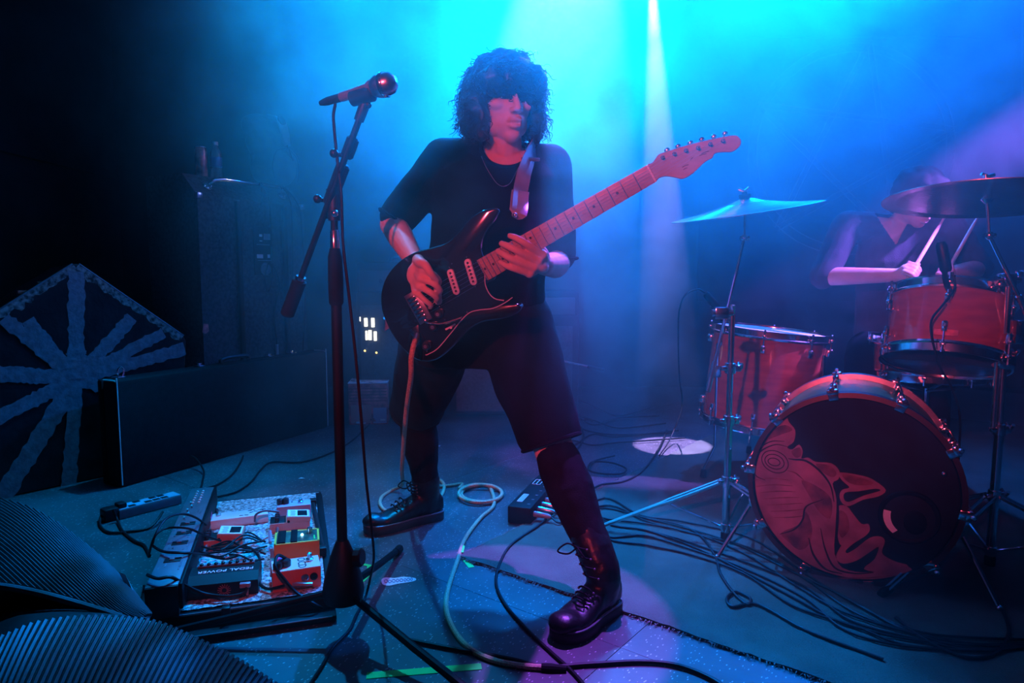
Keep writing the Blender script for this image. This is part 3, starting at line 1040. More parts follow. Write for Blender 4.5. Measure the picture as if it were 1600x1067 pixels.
def build_mic_stand():
    t = thing('microphone_stand', MS, 'black tripod boom stand holding the vocal microphone beside the pedalboard', 'microphone stand')
    T = Matrix.Translation(MS)
    ztop = P(528, 330, 1.58).z
    zmid = P(530, 395, 1.58).z
    obj('lower_tube', MB(T).cyl((0, 0, .10), (0, 0, zmid), .0125, n=14), 'blackmat', t)
    obj('upper_tube', MB(T).cyl((0, 0, zmid - .02), (0, 0, ztop + .05), .0085, n=12), 'blackmat', t)
    obj('height_clutch', MB(T).lathe([(.013, zmid - .12), (.0165, zmid - .115), (.0175, zmid - .07), (.0165, zmid - .01), (.012, zmid + .01)], 16), 'rubber', t)
    obj('collar_ring', MB(T).lathe([(.0105, zmid + .01), (.0105, zmid + .05), (.0095, zmid + .052)], 14), 'chrome', t)
    obj('tripod_hub', MB(T).lathe([(.018, .085), (.046, .092), (.050, .115), (.044, .15), (.030, .20), (.020, .225), (.014, .24)], 20), 'black', t)
    k = obj('hub_knob', MB(T).lathe([(.010, .0), (.022, .004), (.022, .018), (.018, .022)], 10, frame((.03, -.01, .20), (0, 1, 0), z=(1, -.2, .1))), 'black', t)
    for an in (84, -40, 186):
        a = math.radians(an)
        d = V((math.cos(a), math.sin(a), 0))
        lg = obj('leg', MB(T).tube([d * .025 + V((0, 0, .112)), d * .25 + V((0, 0, .062)), d * .49 + V((0, 0, .014))], .0095, 10), 'blackmat', t)
        obj('rubber_foot', MB(T).tube([d * .455 + V((0, 0, .019)), d * .50 + V((0, 0, .0135)), d * .512 + V((0, 0, .0125))], [.0125, .0125, .008], 10), 'rubber', lg)
    # boom: tail grip low at the left, microphone clip high at the right
    b0, b1 = P(452, 482, 1.63), P(568, 168, 1.52)
    piv = P(524, 292, 1.575)
    d = (b1 - b0).normalized()
    arm = obj('boom_arm', MB().cyl(b0 + d * .06, b1 - d * .005, .0072, n=12), 'blackmat', t)
    obj('counterweight_grip', MB().tube([b0 - d * .02, b0 - d * .015, b0 + d * .075, b0 + d * .08], [.012, .0165, .0165, .010], 14), 'rubber', arm)
    obj('grip_ring', MB().cyl(b0 + d * .078, b0 + d * .086, .012, n=14), 'chrome', arm)
    cl = MB()
    cl.tube([piv - d * .045, piv - d * .04, piv + d * .05, piv + d * .055], [.010, .016, .016, .012], 12)
    cl.tube([piv + d * .07, piv + d * .075, piv + d * .115, piv + d * .12], [.010, .0145, .0145, .010], 12)
    cl.cyl(V((MSX, 1.58, piv.z - .075)), V((MSX, 1.58, piv.z - .005)), .014, .017, 12)
    obj('boom_clutch', cl, 'black', t)
    for off, s in ((.075, -1), (-.035, -1), (-.075, 1)):
        q = piv + d * off
        kn = MB()
        kn.ball(q + V((s * .026, -.01, .004)), .010, 12, rings=8)
        kn.cyl(q, q + V((s * .024, -.008, .003)), .005, n=8)
        obj('clutch_knob', kn, 'black', t)
    obj('swivel_bolt', MB().ball(V((MSX + .006, 1.562, piv.z - .06)), .009, 10, rings=6), 'chrome', t)
    # clip
    m0, m1 = P(532, 152, 1.535), P(605, 131, 1.49)
    md = (m1 - m0).normalized()
    cc = P(566, 150, 1.512)
    c = MB()
    c.tube([b1 - d * .03, b1, b1 + d * .015], [.011, .012, .009], 12)
    c.tube([b1 + d * .008, cc], [.008, .009], 10)
    c.ball(b1 + d * .004 + V((.010, -.008, 0)), .008, 10, rings=6)
    c.tube([cc - md * .028, cc - md * .026, cc + md * .026, cc + md * .028], [.013, .0165, .0175, .014], 14)
    obj('microphone_clip', c, 'black', t)
    # the microphone
    mt = thing('vocal_microphone', cc, 'handheld vocal microphone with round mesh head clipped on the boom stand', 'microphone')
    L = (m1 - m0).length
    bf = frame(m0, (V((0, 0, 1)).cross(md)), z=md)
    obj('handle', MB(bf).lathe([(.0095, .0), (.0105, .004), (.0110, .03), (.0135, L * .6), (.0165, L - .045), (.0195, L - .032)], 18), 'micbody', mt)
    obj('mesh_head', MB(bf).lathe([(.0195, L - .034), (.0245, L - .022), (.0255, L - .008), (.022, L + .010), (.013, L + .019), (0, L + .022)], 20), 'steel', mt)
    obj('head_band', MB(bf).lathe([(.0255, L - .012), (.0268, L - .010), (.0268, L - .003), (.0255, L - .001)], 20), 'chrome', mt)
    obj('switch', MB(bf).box((.0, -.0135, L * .45), (.006, .004, .014), .001), 'black', mt)
    obj('plug', MB(bf).lathe([(.005, -.055), (.0075, -.045), (.0090, -.035), (.0095, .002)], 14), 'black', mt)
    # its cable runs down past the stand to the floor
    s = m0 - md * .05
    pts = [s, P(523, 160, 1.545), P(521, 185, 1.55), P(527, 250, 1.55), P(533, 300, 1.55), P(536, 380, 1.555), P(545, 460, 1.56), P(556, 560, 1.57), P(565, 660, 1.58),
           P(572, 750, 1.60), P(581, 830, 1.62), F(584, 872, .14), F(578, 905, .05), F(570, 935, .005), F(556, 962, .005), F(545, 985, .005), F(520, 1012, .005), F(500, 1045, .005), F(470, 1090, .005)]
    tag(obj('microphone_cable', MB().tube(catmull(pts, 6), .0034, 7), 'cable'), 'black cable dangling from the vocal microphone down past the stand', 'cable')


build_mic_stand()


# ------------------------------------------------------------------ pedalboard
PU = V((-0.305, 0.952, 0)).normalized()
PW = V((0.952, 0.305, 0)).normalized()
BW, BL, BZ = 0.455, 0.87, 0.055
_c = F(517, 926, BZ)
PO = V((_c.x, _c.y, 0)) - PW * BW
PM = frame(PO, PW, PU)
PMI = PM.inverted()


def onb(px, py, z=BZ):
    return PMI @ F(px, py, z)


def text_on(parent, s, size, m, mat, name='lettering', align='CENTER'):
    cu = bpy.data.curves.new(name, 'FONT')
    cu.body = s
    cu.size = size
    cu.align_x = align
    cu.align_y = 'CENTER'
    cu.extrude = 0.0003
    cu.resolution_u = 2
    t = bpy.data.objects.new(name, cu)
    col.objects.link(t)
    dg = bpy.context.evaluated_depsgraph_get()
    me = bpy.data.meshes.new_from_object(t.evaluated_get(dg))
    bpy.data.objects.remove(t)
    me.transform(m)
    me.materials.clear()
    me.materials.append(M[mat])
    o = bpy.data.objects.new(name, me)
    return link(o, parent)


def build_pedalboard():
    t = thing('pedalboard', PO, 'black framed pedalboard with grey carpet top lying beside the microphone stand', 'pedalboard')
    obj('deck', MB(PM).box((BW / 2, BL / 2, BZ - .010), (BW - .02, BL - .02, .014), .003), 'blackmat', t)
    # carpet top with a slightly uneven pile
    r = random.Random(11)
    nx, ny = 40, 76
    vs_, fs = [], []
    for j in range(ny + 1):
        for i in range(nx + 1):
            vs_.append((.012 + (BW - .024) * i / nx, .012 + (BL - .024) * j / ny, BZ - .001 + r.uniform(0, .0025)))
    for j in range(ny):
        for i in range(nx):
            a = j * (nx + 1) + i
            fs.append((a, a + 1, a + nx + 2, a + nx + 1))
    obj('carpet_top', MB(PM).add(vs_, fs), 'boardcarpet', t)
    for y in (.0, BL):
        obj('end_rail', MB(PM).box((BW / 2, y, .028), (BW + .02, .022, .048), .004), 'blackmat', t)
        obj('rail_edge', MB(PM).cyl((0.0, y - .006, .052), (BW, y - .006, .052), .0022, n=6), 'greymetal', t)
    for x in (0, BW):
        obj('side_rail', MB(PM).box((x, BL / 2, .028), (.022, BL - .02, .048), .004), 'blackmat', t)
    obj('front_lip', MB(PM).box((BW / 2 - .02, -.035, .012), (BW + .06, .040, .016), .004), 'blackmat', t)
    obj('lip_edge', MB(PM).cyl((-.05, -.055, .018), (BW, -.055, .018), .002, n=6), 'greymetal', t)
    obj('rail_clip', MB(PM).box((.205, -.010, .05), (.020, .018, .022), .003), 'black', t)
    a, b = onb(499, 792, BZ), onb(521, 862, BZ)
    h = MB(PM)
    h.cyl((BW - .025, a.y, BZ + .012), (BW - .008, b.y, BZ + .012), .008, n=10)
    h.box((BW - .024, a.y + .02, BZ + .012), (.022, .03, .026), .003)
    h.box((BW - .010, b.y - .01, BZ + .012), (.022, .03, .026), .003)
    obj('carry_handle', h, 'black', t)
    for x in (.03, BW - .03):
        for y in (.03, BL - .03):
            obj('rubber_foot', MB(PM).cyl((x, y, 0), (x, y, .008), .012, n=10), 'rubber', t)

    # long grey switching unit along the far-side rail
    ZU = .135
    p1, p2 = onb(226, 916, ZU), onb(284, 914, ZU)
    p3 = onb(312, 762, ZU)
    ux0, ux1, uy0, uy1 = p1.x, p1.x + .074, p1.y - .01, p3.y
    u = thing('pedal_switching_unit', PM @ V((ux0, uy0, BZ)), 'long grey metal floor switching unit with two rows of small lights', 'effects unit')
    um = PM @ Matrix.Translation((ux0, uy0, BZ))
    UW, UL, UH = ux1 - ux0, uy1 - uy0, ZU - BZ
    obj('casing', MB(um).box((UW / 2, UL / 2, UH / 2), (UW, UL, UH), .005), 'greymetal', u)
    obj('front_end', MB(um).box((UW / 2, -.003, UH / 2), (UW * .98, .006, UH * .96), .002), 'black', u)
    obj('side_rail', MB(um).box((UW + .004, UL / 2, UH * .6), (.008, UL, UH * .8), .002), 'blackmat', u)
    for c in (.36, .60):
        for k in range(6):
            obj('indicator_light', MB(um).lathe([(.0042, 0), (.0042, .003), (.002, .005), (0, .005)], 8, Matrix.Translation((UW * c, UL - .05 - .024 * k, UH))), 'white', u)
    for k, y in enumerate((.43, .355, .275, .155)):
        sw = obj('switch_window', MB(um).box((UW * (.52), UL * y / .8, UH + .0008), (.040, .026, .0022), .0005), 'black', u)
        obj('switch_slider', MB(um).box((UW * (.50), UL * y / .8, UH + .003), (.012, .010, .004), .001), 'greymetal', sw)
    for k in range(5):
        obj('toggle', MB(um).cyl((UW * (.3 + .1 * (k % 2)), UL * (.60 + .045 * k), UH), (UW * (.3 + .1 * (k % 2)), UL * (.60 + .045 * k) - .004, UH + .008), .003, n=8), 'steel', u)
    rr = random.Random(8)
    for k in range(26):
        obj('printed_caption', MB(um).box((UW * rr.choice((.22, .35, .72, .82)), UL * rr.uniform(.06, .72), UH + .0005), (.004, rr.uniform(.010, .028), .0006)), 'tape', u, smooth=False)
    for x in (.16, .86):
        obj('printed_line', MB(um).box((UW * x, UL * .42, UH + .0005), (.0012, UL * .58, .0006)), 'tape', u, smooth=False)

    def jack(mb, p, d, L=.045, r=.0055):
        d = V(d).normalized()
        mb.tube([p, p + d * L * .3, p + d * L], [r, r * 1.2, r * .6], 8)

    # compact stomp boxes: long axis across the board, tread plate at one end
    def stomp(px, py, label, body, w=.125, dpt=.070, h=.048, rot=0.0, name='effects_pedal', plate='paper'):
        q = onb(px, py, BZ + h)
        m = PM @ Matrix.Translation((q.x, q.y, BZ)) @ Matrix.Rotation(rot, 4, 'Z')
        s = thing(name, PM @ V((q.x, q.y, BZ)), label, 'effects pedal', 'effects pedals on the board')
        # lower body, raised tread and recessed control panel
        mb = MB(m)
        mb.prism([(-w / 2, 0), (w / 2, 0), (w / 2, h * .55), (w * .02, h * .62), (-w / 2 + .004, h * .62)], -dpt / 2, dpt / 2, Matrix(((1, 0, 0, 0), (0, 0, 1, 0), (0, 1, 0, 0), (0, 0, 0, 1))))
        obj('housing', mb, body, s, smooth=False)
        tr = MB(m)
        tr.prism([(-w * .06, h * .64), (w / 2 + .002, h * .58), (w / 2 + .002, h * .86), (-w * .06, h)], -dpt / 2 - .001, dpt / 2 + .001, Matrix(((1, 0, 0, 0), (0, 0, 1, 0), (0, 1, 0, 0), (0, 0, 0, 1))))
        tre = obj('tread_plate', tr, body, s, smooth=False)
        sl = -(h * .14) / (w * .56)
        pf = frame((w * .22, 0, h * .93 + .0012), (1, 0, sl), (0, 1, 0))
        obj('label_plate', MB(m @ pf).box((0, 0, 0), (w * .52, dpt * .94, .0012)), plate, tre, smooth=False)
        obj('rubber_pad', MB(m @ pf).box((w * .10, -.001, .001), (w * .24, dpt * .66, .002), .0006), 'rubber', tre)
        for k in range(5):
            obj('caption', MB(m @ pf).box((-w * .14 + .002 * (k % 2), -dpt * .3 + dpt * .15 * k, .0008), (w * .12, .0025, .0006)), 'tape', tre, smooth=False)
        obj('control_panel', MB(m).box((-w * .28, 0, h * .62), (w * .38, dpt * .86, .004), .001), 'black', s)
        for k in range(3):
            obj('control_knob', MB(m).lathe([(.0075, 0), (.0075, .010), (.006, .013), (0, .013)], 10, Matrix.Translation((-w * .30, (-1 + k) * dpt * .28, h * .62 + .002))), 'knob', s)
        for sd in (-1, 1):
            pl = MB(m)
            jack(pl, V((-w * .30, sd * dpt * .5, h * .34)), (0, sd, 0))
            obj('jack_plug', pl, 'steel', s)
        obj('thumb_screw', MB(m).lathe([(.004, 0), (.004, .004), (0, .005)], 8, frame((w * -.02, -dpt / 2, h * .70), (1, 0, 0), z=(0, -1, 0))), 'black', s)
        return s, m

    stomp(346, 828, 'red stomp pedal with white label plate next to the long grey switching unit', 'pedalred', rot=-.05)
    stomp(452, 802, 'salmon stomp pedal with white label plate at the rear of the board', 'pedalpink', rot=.0)
    # white pedal strip behind the red one
    q = onb(372, 803, BZ + .03)
    m = PM @ Matrix.Translation((q.x, q.y, BZ)) @ Matrix.Rotation(.10, 4, 'Z')
    s = thing('effects_pedal', PM @ V((q.x, q.y, BZ)), 'flat white pedal with dark handwriting lying behind the red stomp pedal', 'effects pedal', 'effects pedals on the board')
    obj('housing', MB(m).box((0, 0, .015), (.185, .070, .030), .004), 'white', s)
    rr = random.Random(2)
    for k in range(11):
        x, y = rr.uniform(.0, .08), rr.uniform(-.022, .022)
        obj('handwriting', MB(m).tube(catmull([(x, y, .0305), (x + .006, y + rr.uniform(-.006, .006), .0308), (x + .012, y + rr.uniform(-.006, .006), .0305)], 3), .0011, 4), 'black', s)
    obj('foot_switch', MB(m).lathe([(.008, 0), (.008, .006), (.005, .008), (.005, .014), (0, .015)], 12, Matrix.Translation((-.06, .01, .03))), 'steel', s)
    pk = obj('pink_tag', MB(m).add([(-.098, -.02, .034), (-.080, -.03, .036), (-.078, .03, .050), (-.090, .034, .046)], [(0, 1, 2, 3)]), 'pink', s, smooth=False)
    # pale small pedal at the rear
    q = onb(459, 786, BZ + .05)
    m = PM @ Matrix.Translation((q.x, q.y, BZ))
    s = thing('effects_pedal', PM @ V((q.x, q.y, BZ)), 'small pale grey pedal with a chrome foot switch behind the salmon one', 'effects pedal', 'effects pedals on the board')
    obj('housing', MB(m).box((.0, 0, .025), (.110, .055, .050), .004), 'pedallilac', s)
    obj('foot_switch', MB(m).lathe([(.009, 0), (.009, .005), (.0055, .007), (.0055, .014), (0, .016)], 12, Matrix.Translation((.022, 0, .05))), 'steel', s)
    for x in (-.025, -.045):
        obj('control_knob', MB(m).lathe([(.010, 0), (.010, .016), (.008, .018), (0, .018)], 12, Matrix.Translation((x, .004, .05))), 'knob', s)
    obj('screw', MB(m).lathe([(.003, 0), (.002, .002), (0, .002)], 8, Matrix.Translation((-.006, .012, .05))), 'black', s)
    # orange pedal with dark window top
    q = onb(464, 838, BZ + .060)
    m = PM @ Matrix.Translation((q.x, q.y, BZ)) @ Matrix.Rotation(-.02, 4, 'Z')
    s = thing('effects_pedal', PM @ V((q.x, q.y, BZ)), 'orange pedal with dark green top panel framed in yellow', 'effects pedal', 'effects pedals on the board')
    obj('housing', MB(m).box((0, 0, .029), (.124, .100, .058), .003), 'pedalorange', s)
    fr = MB(m)
    for (cx, cy, sx, sy) in ((0, .047, .124, .006), (0, -.047, .124, .006), (.059, 0, .006, .10), (-.059, 0, .006, .10)):
        fr.box((cx, cy, .0595), (sx, sy, .003), .0006)
    obj('yellow_frame', fr, principled('yellow_pedal_frame', (.75, .70, .08), .4, noise_scale=20, noise_amt=.05), s, smooth=False)
    obj('top_panel', MB(m).box((0, 0, .0585), (.114, .090, .003)), principled('dark_green_panel', (.05, .16, .10), .3, noise_scale=30, noise_amt=.5), s, smooth=False)
    for x, wd in ((-.042, .022), (-.008, .018)):
        obj('black_tape', MB(m).box((x, .0, .0625), (wd, .094, .004), .001), 'rubber', s)
    obj('status_light', MB(m).ball((.014, .004, .062), .0042, 8, rings=6), 'led_blue', s)
    obj('control_knob', MB(m).lathe([(.008, 0), (.008, .014), (.006, .016), (0, .016)], 12, Matrix.Translation((.036, .022, .06))), 'steel', s)
    obj('stripe', MB(m).box((.048, -.02, .0605), (.004, .03, .001)), 'green', s, smooth=False)
    # red pedal with white top and three rings of lettering
    q = onb(462, 880, BZ + .056)
    m = PM @ Matrix.Translation((q.x, q.y, BZ)) @ Matrix.Rotation(.06, 4, 'Z')
    s = thing('effects_pedal', PM @ V((q.x, q.y, BZ)), 'red pedal with white top and round black lettering at the front of the board', 'effects pedal', 'effects pedals on the board')
    obj('housing', MB(m).box((0, 0, .026), (.122, .076, .052), .003), 'pedalred', s)
    obj('top_plate', MB(m).box((0, 0, .0535), (.120, .074, .003)), 'white', s, smooth=False)
    text_on(s, 'OCD', .030, m @ Matrix.Translation((.014, .0, .0552)) @ Matrix.Rotation(-math.pi / 2, 4, 'Z'), 'black')
    obj('foot_switch', MB(m).lathe([(.010, 0), (.010, .005), (.006, .007), (.006, .020), (0, .022)], 12, Matrix.Translation((.036, .010, .055))), 'steel', s)
    obj('control_knob', MB(m).lathe([(.011, 0), (.011, .013), (.009, .015), (0, .015)], 14, Matrix.Translation((-.040, .02, .055))), 'pink', s)
    obj('control_knob', MB(m).lathe([(.014, 0), (.014, .014), (.011, .017), (0, .017)], 14, Matrix.Translation((-.026, -.004, .055))), 'knob', s)
    obj('control_knob', MB(m).lathe([(.012, 0), (.012, .014), (.010, .017), (0, .017)], 14, Matrix.Translation((-.046, -.018, .055))), 'knob', s)
    for x, mt in ((.02, 'steel'), (.042, 'black')):
        obj('jack_socket', MB(m).lathe([(.010, 0), (.010, .003), (.006, .004), (.005, .001), (0, .001)], 12, frame((x, -.038, .030), (1, 0, 0), z=(0, -1, 0))), mt, s)
    pl = MB(m)
    jack(pl, V((-.012, -.045, .018)), (1, -.25, 0), .05, .006)
    obj('jack_plug', pl, 'steel', s)

    # power supply with upside-down lettering
    h = .052
    a, b = onb(303, 912, BZ + h), onb(400, 904, BZ + h)
    q = onb(351, 892, BZ + h)
    m = PM @ Matrix.Translation((q.x, q.y, BZ)) @ Matrix.Rotation(-.06, 4, 'Z')
    s = thing('pedal_power_supply', PM @ V((q.x, q.y, BZ)), 'black pedal power supply box with white upside-down lettering', 'power supply')
    w, dp = .170, .085
    bx = MB(m)
    bx.prism([(-dp / 2, 0), (dp / 2, 0), (dp / 2, h), (-dp * .15, h), (-dp / 2, h * .74)], -w / 2, w / 2, Matrix(((0, 0, 1, 0), (1, 0, 0, 0), (0, 1, 0, 0), (0, 0, 0, 1))))
    obj('housing', bx, 'black', s, smooth=False)
    text_on(s, 'PEDAL POWER', .0195, m @ Matrix.Translation((.002, .004, h + .0004)) @ Matrix.Rotation(math.pi, 4, 'Z') @ Matrix.Scale(1.05, 4, (1, 0, 0)), 'paper')
    rp = MB(m).box((0, .035, h + .003), (w * .82, .012, .006), .001)
    obj('socket_row', rp, 'greymetal', s)
    for k in range(8):
        obj('socket', MB(m).lathe([(.0048, 0), (.0048, .004), (.003, .005), (0, .002)], 8, Matrix.Translation((-w * .36 + k * w * .103, .035, h + .006))), 'black', s)
    for k in range(16):
        an = 2 * math.pi * k / 16
        obj('red_emblem', MB(m).tube([(.004 + .006 * math.cos(an), -dp / 2 - .0006, .019 + .006 * math.sin(an)), (.004 + .016 * math.cos(an + .3), -dp / 2 - .0006, .019 + .016 * math.sin(an + .3))], .0009, 4), 'printred', s)
    pl = MB(m)
    pl.box((.055, -dp / 2 - .006, .030), (.026, .012, .012), .002)
    pl.cyl((.060, -dp / 2 - .010, .030), (.060, -dp / 2 - .014, .006), .0035, n=8)
    obj('power_plug', pl, 'strap', s)

    # patch cables between the boxes
    rr = random.Random(21)

    def pc(name, label, pts, r=.0032, mat='cable', grp=None):
        w_ = [PM @ onb(x, y, z) for x, y, z in pts]
        return tag(obj(name, MB().tube(catmull(w_, 6), r, 6), mat), label, 'cable', grp)
    B = BZ + .006
    pc('patch_cable', 'black cable arching from the grey switching unit over to the red pedal', [(232, 868, .10), (240, 842, .17), (258, 812, .20), (282, 803, .20), (304, 808, .17), (322, 820, .12)])
    pc('patch_cable', 'black cable running over the switching unit to the near side of the red pedal', [(238, 850, .10), (244, 835, .165), (262, 825, .17), (295, 826, .17), (322, 838, .13), (345, 845, .10)])
    pc('patch_cable', 'dark cable lying across the switching unit towards the power supply', [(237, 852, .13), (256, 862, .145), (290, 864, .145), (320, 867, .10), (350, 873, .075), (372, 868, .075)], .004)
    pc('patch_cable', 'black cable looping in front of the power supply', [(230, 898, .15), (246, 904, .15), (268, 902, .148), (290, 915, .11), (320, 928, .075), (355, 932, .07), (380, 927, .07), (386, 918, .08)], .0042)
    for k in range(9):
        x0, y0 = 300 + rr.uniform(0, 60), 852 + rr.uniform(0, 16)
        x1, y1 = 398 + rr.uniform(-5, 20), 840 + rr.uniform(-5, 45)
        zz = B + .002 + .004 * k
        pc('patch_cable', 'thin black patch cable in the tangle between the pedals and the power supply',
           [(x0, y0, zz), ((x0 * 2 + x1) / 3, y0 + rr.uniform(-12, 12), zz + .01), ((x0 + 2 * x1) / 3, y1 + rr.uniform(-16, 10), zz + .012), (x1, y1, zz)], .0028, grp='patch cables in the tangle')
    pc('patch_cable', 'thin red cable crossing the tangle between the pedals', [(352, 872, .08), (378, 862, .085), (400, 848, .085), (424, 838, .08)], .0022, 'cartonred')
    pc('patch_cable', 'black cable bending round the power supply to the white topped red pedal', [(345, 858, .075), (382, 855, .085), (402, 866, .09), (407, 885, .08), (404, 908, .07), (418, 920, .066), (444, 915, .075)], .004)
    pc('patch_cable', 'black cable leaving the red and white pedal over the front rail to the floor', [(446, 872, .125), (434, 868, .15), (430, 885, .14), (444, 905, .105), (462, 925, .07), (490, 943, .045), (505, 951, .02)], .0042)
    pc('patch_cable', 'grey patch cable linking the salmon pedal to the white pedal', [(398, 815, .075), (400, 804, .10), (414, 798, .11), (436, 800, .10)], .0036, 'tape')
    for (x, y0, y1) in ((421, 830, 848), (424, 858, 872), (424, 878, 900)):
        pc('jack_lead', 'short grey jack lead standing between the pedal sides', [(x, y0, .10), (x + 1, (y0 + y1) / 2, .09), (x + 1, y1, .08)], .006, 'strap', 'grey jack leads')
    q = F(337, 800, BZ)
    tag(obj('loose_knob', MB(Matrix.Translation(q + V((0, 0, .001)))).lathe([(.009, 0), (.010, .006), (.006, .012), (.003, .013), (0, .013)], 12), 'knob'), 'small loose black knob lying on the bare pedalboard carpet', 'knob')


build_pedalboard()


# ------------------------------------------------------------------ power strip behind the pedalboard
def build_power_strip():
    a, b = F(186, 800, .03), F(284, 775, .03)
    a.z = b.z = 0
    d = (b - a).normalized()
    L = (b - a).length
    m = frame(a, d, z=(0, 0, 1))
    t = thing('power_strip', a, 'pale power strip with black sockets on the floor beyond the pedalboard', 'power strip')
    obj('housing', MB(m).box((L / 2, .032, .018), (L, .064, .034), .004), 'greymetal', t)
    obj('top_face', MB(m).box((L / 2, .032, .0358), (L * .97, .058, .0015)), 'pedallilac', t, smooth=False)
    for k in range(5):
        x = .05 + k * (L - .08) / 5
        for y in (.016, .048):
            if (k + (y > .03)) % 2 == 0 or k > 2:
                obj('socket', MB(m).box((x, y, .0372), (.024, .018, .002), .0006), 'black', t)
    pl = MB(m)
    pl.box((-.02, .03, .024), (.05, .05, .044), .008)
    pl.box((.018, .03, .045), (.03, .04, .02), .006)
    obj('plug', pl, 'black', t)
    pts = [(170, 796, .03), (158, 806, .02), (157, 822, .006), (172, 832, .006), (205, 830, .006), (232, 825, .006), (246, 812, .02), (254, 800, .03)]
    tag(obj('power_cable', MB().tube(catmull([F(*p) for p in pts], 6), .0045, 7), 'cable'), 'black mains cable curling from the power strip plug to the switching unit', 'cable')
    pts = [(176, 796, .05), (183, 812, .012), (192, 830, .006), (210, 845, .006), (225, 852, .006), (234, 868, .006)]
    tag(obj('power_cable', MB().tube(catmull([F(*p) for p in pts], 6), .0045, 7), 'cable'), 'second black mains cable dropping from the power strip towards the monitor', 'cable')
    pts = [(290, 710, .06), (305, 716, .05), (318, 735, .02), (316, 752, .02), (313, 764, .05)]
    tag(obj('cable', MB().tube(catmull([F(*p) for p in pts], 6), .004, 7), 'cable'), 'short black cable rising from the end of the grey switching unit by the bass case', 'cable')
    pts = [(315, 765, .03), (340, 757, .006), (362, 742, .006), (376, 722, .006), (380, 712, .006)]
    tag(obj('cable', MB().tube(catmull([F(*p) for p in pts], 6), .004, 7), 'cable'), 'black cable running from the switching unit to the foot of the bass case', 'cable')
    pts = [(340, 776, .006), (370, 768, .006), (393, 752, .006), (408, 733, .006), (425, 722, .006), (470, 722, .006), (515, 708, .006), (548, 690, .006), (575, 665, .006), (600, 640, .01), (640, 640, .01)]
    tag(obj('cable', MB().tube(catmull([F(*p) for p in pts], 6), .004, 7), 'cable'), 'black cable snaking across the bare floor from the pedalboard to the carton', 'cable')


build_power_strip()


